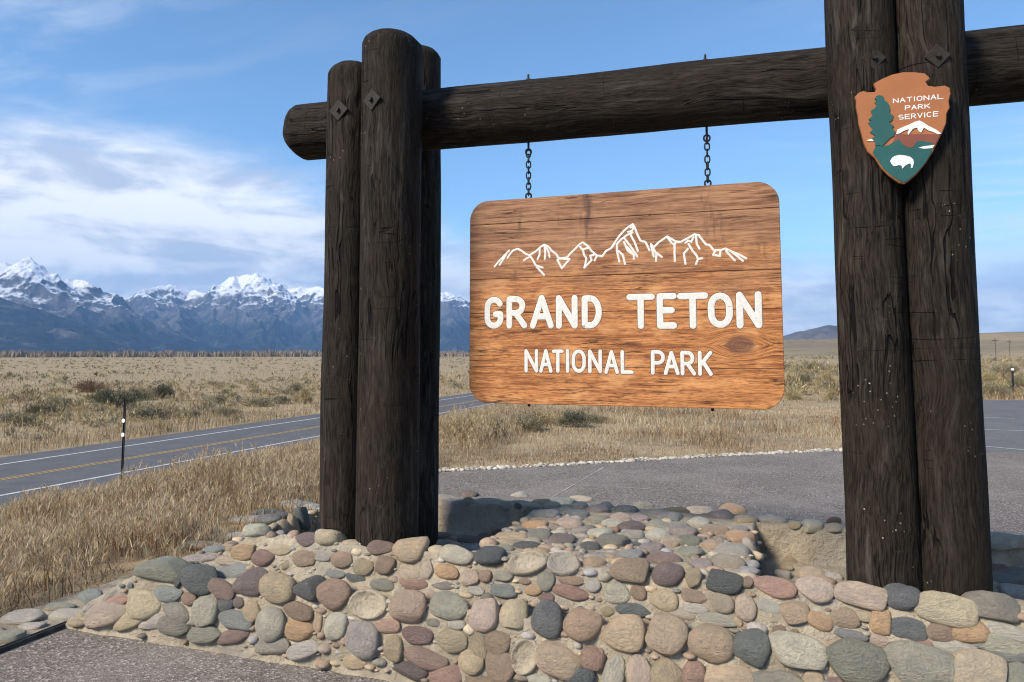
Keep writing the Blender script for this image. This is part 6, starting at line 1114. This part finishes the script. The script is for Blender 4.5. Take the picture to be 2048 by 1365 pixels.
SAGE = dict(grey=[(0.21, 0.195, 0.13), (0.29, 0.25, 0.155), (0.145, 0.14, 0.092), (0.38, 0.30, 0.17)],
            green=[(0.10, 0.105, 0.07), (0.145, 0.145, 0.095), (0.065, 0.07, 0.05), (0.21, 0.185, 0.115)],
            rust=[(0.19, 0.115, 0.07), (0.25, 0.165, 0.10), (0.13, 0.085, 0.055), (0.30, 0.22, 0.13)],
            straw=[(0.42, 0.32, 0.16), (0.33, 0.26, 0.14), (0.22, 0.18, 0.10), (0.52, 0.42, 0.23)])
def leaf_cloud(rg, n, clumps, leaf):
    """unit dome of small leaves gathered in uneven clumps"""
    cc = rg.normal(0, 1, (clumps, 3)); cc /= np.linalg.norm(cc, axis=1, keepdims=True)
    cc[:, 2] = np.abs(cc[:, 2]); cc *= rg.uniform(0.45, 0.9, (clumps, 1)); cc[:, 2] = cc[:, 2] * 0.85 + 0.12
    i = rg.integers(0, clumps, n)
    c = cc[i] + rg.normal(0, 0.15, (n, 3)) * rg.uniform(0.6, 1.3, (clumps, 1))[i]
    c[:, 2] = np.maximum(c[:, 2], 0.02)
    up_ = c / np.linalg.norm(c, axis=1, keepdims=True) + rg.normal(0, 0.5, (n, 3)) + np.array([0, 0, 0.5])
    up_ /= np.linalg.norm(up_, axis=1, keepdims=True)
    sd = np.cross(up_, rg.normal(0, 1, (n, 3))); sd /= np.linalg.norm(sd, axis=1, keepdims=True)
    L = leaf * rg.uniform(0.6, 1.5, (n, 1)); Wd = L * rg.uniform(0.16, 0.34, (n, 1))
    V = np.stack([c - sd * Wd, c + sd * Wd, c + up_ * L * 2.0], 1)
    return V, i
def shrub_meshes(seed, kind, n=2600, leaf=0.055, clumps=26):
    rg = np.random.default_rng(seed)
    V, i = leaf_cloud(rg, n, clumps, leaf)
    pal = np.array(SAGE[kind]); cl = pal[rg.integers(0, 4, clumps)]
    col = np.repeat((cl[i] * 0.5 + pal[rg.integers(0, 4, n)] * 0.5)[:, None, :], 3, 1)
    leaves = tri_mesh('foliage', V.reshape(-1, 3), np.arange(n * 3).reshape(-1, 3), col.reshape(-1, 3))
    bm = bmesh.new()
    for k in range(16):
        a = rg.uniform(0, 6.28); r = rg.uniform(0.25, 0.7); z = rg.uniform(0.35, 0.8)
        m_ = Vector((math.cos(a) * r * 0.45, math.sin(a) * r * 0.45, z * 0.5))
        bm_cyl(bm, (rg.normal(0, .03), rg.normal(0, .03), -0.05), m_, 0.026, 0.017, 5, False); bm_cyl(bm, m_, (math.cos(a) * r, math.sin(a) * r, z), 0.017, 0.006, 5, False)
    return leaves, mesh_bm('stems', bm)
M_STEM = mat_plain('shrub_stem', (0.13, 0.105, 0.08), 0.9, 0.3, 6.0)
PROTO = {}
for k, kind in enumerate(('grey', 'green', 'rust', 'straw')): PROTO[kind] = [shrub_meshes(200 + 10 * k + j, kind) for j in range(2)]
def shrub(x, y, w, h, kind, label, group, j):
    s, t = ST(x, y); z = float(gz(np.float64(s), np.float64(t)))
    o = empty('sagebrush', (x, y, z), j * 1.7); o.scale = (w / 2 * 1.08, w / 2 * 1.08, h * 0.98)
    tag(o, label, 'shrub', group)
    lv, stm = PROTO[kind][j % 2]
    link('foliage', lv, M_LEAF, o); link('stems', stm, M_STEM, o)
GP, GN = 'sagebrush on the plain beyond the highway', 'shrubs on the grass behind the sign'
GR = 'shrubs on the range beside the parking lot'
PLAIN = [(-27.4,51.7,3.17,1.51,'green','biggest dark green sagebrush, straight behind the tall reflector post'), (-29.3,62.5,2.33,1.31,'green','dark rounded sagebrush next to the biggest one beyond the highway'),
 (-40.4,71.9,3.46,1.23,'rust','wide rusty brown bush farther back than the biggest dark sagebrush'), (-30.1,59.9,2.49,1.18,'grey','grey green sagebrush between the two darkest bushes on the plain'),
 (-20.3,70.2,1.78,1.09,'grey','grey sagebrush standing farthest back, close to the three-log post'), (-17.5,56.3,1.60,0.64,'green','flat dark green sagebrush just below the farthest grey one by the three-log post'),
 (-18.0,53.2,2.28,0.68,'grey','wide low grey sagebrush between the reflector post and the three-log post'), (-22.4,56.3,2.05,0.74,'grey','grey sagebrush midway between the dark rounded bush and the three-log post'),
 (-28.5,45.6,2.18,0.80,'green','dark green sagebrush to the outer side of the reflector post'), (-17.1,44.9,1.63,0.65,'grey','small grey sagebrush nearest the golden verge, midway to the three-log post'),
 (-20.7,42.8,1.94,0.71,'green','dark green sagebrush nearest the highway, just past the reflector post'), (-18.9,43.8,1.29,0.52,'grey','smallest grey sagebrush of the plain, beside the dark one nearest the highway'),
 (-15.6,56.3,1.19,1.35,'straw','upright straw coloured bush on the plain close to the three-log post'), (-32.2,53.2,1.68,0.76,'grey','grey sagebrush on the outer side of the biggest dark sagebrush'),
 (-26.0,39.3,1.92,0.80,'grey','grey sagebrush nearest the highway at the outer edge of the plain')]
for j, (x, y, w, h, kind, lab) in enumerate(PLAIN): shrub(x, y, w, h, kind, lab, GP, j)
NEAR = [(-0.7,14.0,0.86,0.50,'straw','bushy dry straw shrub right of the three-log post, biggest there'), (-0.4,14.7,0.70,0.38,'green','small dark shrub tucked behind the biggest dry straw shrub'), (0.3,15.6,0.74,0.40,'grey','grey shrub under the lower corner of the hanging sign'),
 (1.4,16.3,0.89,0.40,'green','dark green shrub low behind the middle of the hanging sign'), (0.7,16.9,0.69,0.34,'straw','small straw shrub between the grey and the dark green ones'), (2.0,17.3,0.59,0.24,'grey','lowest grey shrub farthest along the row behind the sign'), (-1.2,15.0,0.51,0.25,'straw','small pale shrub against the edge of the three-log post')]
for j, (x, y, w, h, kind, lab) in enumerate(NEAR): shrub(x, y, w, h, kind, lab, GN, j)
FARR = [(14.7,37.5,1.09,0.71,'grey','grey green shrub nearest the sign edge on the range beside the badge posts'), (14.7,34.8,1.02,0.77,'straw','upright dry straw shrub close beside the paired badge posts'), (24.6,60.8,1.77,0.98,'grey','farthest grey green shrub seen between sign and badge posts'),
 (11.0,25.7,0.57,0.42,'straw','small straw shrub nearest the paving beside the badge posts'), (9.7,25.7,0.74,0.37,'straw','low straw shrub nearest the paving beside the sign corner'),
 (17.4,26.8,1.08,0.65,'grey','grey green shrub at the foot of the short marker post'), (22.2,32.5,1.06,0.69,'grey','grey green shrub beyond the parking lot at the picture edge'), (22.2,34.8,1.12,0.73,'straw','dry straw shrub beyond the parking lot beside the badge posts'), (34.3,51.8,1.68,0.92,'grey','larger grey green shrub far behind the short marker post')]
for j, (x, y, w, h, kind, lab) in enumerate(FARR): shrub(x, y, w, h, kind, lab, GR, j)

def sage_cover():
    """the countless small bushes that clothe the range"""
    rg = np.random.default_rng(77)
    n = 11000
    d = np.exp(rg.uniform(math.log(24), math.log(800), n)); a = np.radians(rg.uniform(-41, 41, n))
    x, y = d * np.sin(a), d * np.cos(a); s, t = ST(x, y)
    keep = ((s < -27.5) | ((s > -16.5) & (t > plaza_edge_t(np.clip(s, -4.3, 14)) + 9))) & ~in_lot(s - 0.0, t) & ~in_lot(s + 1.2, t)
    keep &= rg.random(n) < 0.15 + 0.85 * sstep(0.38, 0.60, fbm(x * 0.05, y * 0.05, 65, 3))
    keep &= ~((s > -16.5) & (s < 3.5) & (d < 30))
    x, y, s, t, d = x[keep], y[keep], s[keep], t[keep], d[keep]; n = len(x)
    z = gz(s, t)
    protos = []
    kinds = ['grey', 'straw', 'green', 'rust', 'straw', 'grey']
    for k in range(6):
        V, i = leaf_cloud(rg, 90, 9, 0.17); pal = np.array(SAGE[kinds[k]])
        protos.append((V, pal[rg.integers(0, 4, 90)]))
    w = rg.uniform(0.3, 0.95, n) * (1 + d / 500); h = w * rg.uniform(0.38, 0.65, n) * np.where(d > 150, 0.8, 1.0)
    which = rg.choice(6, n, p=[.26, .32, .03, .06, .16, .17]); VV = []; CC = []
    for k in range(6):
        j = np.where(which == k)[0]
        for far, sel in ((False, j[d[j] < 110]), (True, j[d[j] >= 110])):
            if len(sel) == 0: continue
            V, c = protos[k]
            if far: V, c = V[:26].copy(), c[:26]; V = V.mean(1, keepdims=True) + (V - V.mean(1, keepdims=True)) * 1.9
            yaw = rg.uniform(0, 6.28, len(sel)); ca, sa = np.cos(yaw)[:, None, None], np.sin(yaw)[:, None, None]
            X = (V[None, :, :, 0] * ca - V[None, :, :, 1] * sa) * w[sel][:, None, None] / 2 + x[sel][:, None, None]
            Y = (V[None, :, :, 0] * sa + V[None, :, :, 1] * ca) * w[sel][:, None, None] / 2 + y[sel][:, None, None]
            Z = V[None, :, :, 2] * h[sel][:, None, None] + z[sel][:, None, None]
            VV.append(np.stack([X, Y, Z], -1).reshape(-1, 3))
            cc = c[None, :, None, :] * rg.uniform(0.8, 1.2, (len(sel), 1, 1, 1)); CC.append(np.broadcast_to(cc, X.shape + (3,)).reshape(-1, 3))
    V = np.concatenate(VV); C = np.concatenate(CC)
    o = link('range_sagebrush', tri_mesh('range_sagebrush', V, np.arange(len(V)).reshape(-1, 3), C), M_LEAF)
    tag(o, 'countless small grey and straw bushes covering the open range', 'sagebrush', kind='stuff')
sage_cover()

def far_wood():
    """the belt of leafless cottonwoods along the river below the mountains"""
    rg = np.random.default_rng(31); n = 2600
    a = np.radians(rg.uniform(-42, 14, n)); d = rg.uniform(650, 900, n)
    x, y = d * np.sin(a), d * np.cos(a)
    H = rg.uniform(3.0, 7.0, n) * (0.6 + 0.8 * fbm(a * 40, a * 0, 5, 3))
    m = 22
    bx = np.repeat(x, m) + rg.normal(0, 1.5, n * m); by = np.repeat(y, m) + rg.normal(0, 1.5, n * m)
    HH = np.repeat(H, m) * rg.uniform(0.35, 1.05, n * m)
    P = np.stack([bx, by, np.full(n * m, -2.4)], -1)
    cl = np.array([(0.24, 0.205, 0.165), (0.28, 0.235, 0.185), (0.21, 0.18, 0.15), (0.25, 0.20, 0.155)])
    col = np.repeat(cl[rg.integers(0, 4, n)], m, 0) * rg.uniform(0.85, 1.15, (n * m, 1))
    me = blade_mesh('riverside_wood', P, HH, rg.uniform(0.25, 0.6, n * m), rg.uniform(0, 6.28, n * m), rg.uniform(0, 6.28, n * m), np.abs(rg.normal(0.18, 0.14, n * m)), col, 2)
    o = link('riverside_wood', me, M_TWIG); tag(o, 'long grey belt of leafless trees along the foot of the mountains', 'woodland', kind='stuff')
far_wood()

# ================================================================ HAZE
def haze():
    bm = bmesh.new(); bm_box(bm, -12600, 12600, -12600, 12600, -7.0, 1300.0)
    me = mesh_bm('haze', bm)
    m = bpy.data.materials.new('valley_air'); m.use_nodes = True; nt = m.node_tree; nt.nodes.clear()
    v = nd(nt, 'ShaderNodeVolumePrincipled', {}, {'Color': (0.28, 0.55, 1.0, 1.0), 'Density': 7.6e-5, 'Anisotropy': 0.0})
    out = nd(nt, 'ShaderNodeOutputMaterial'); nt.links.new(v.outputs[0], out.inputs['Volume'])
    o = link('haze', me, m); tag(o, 'pale blue air hazing the far mountains', 'haze', kind='stuff')
haze()
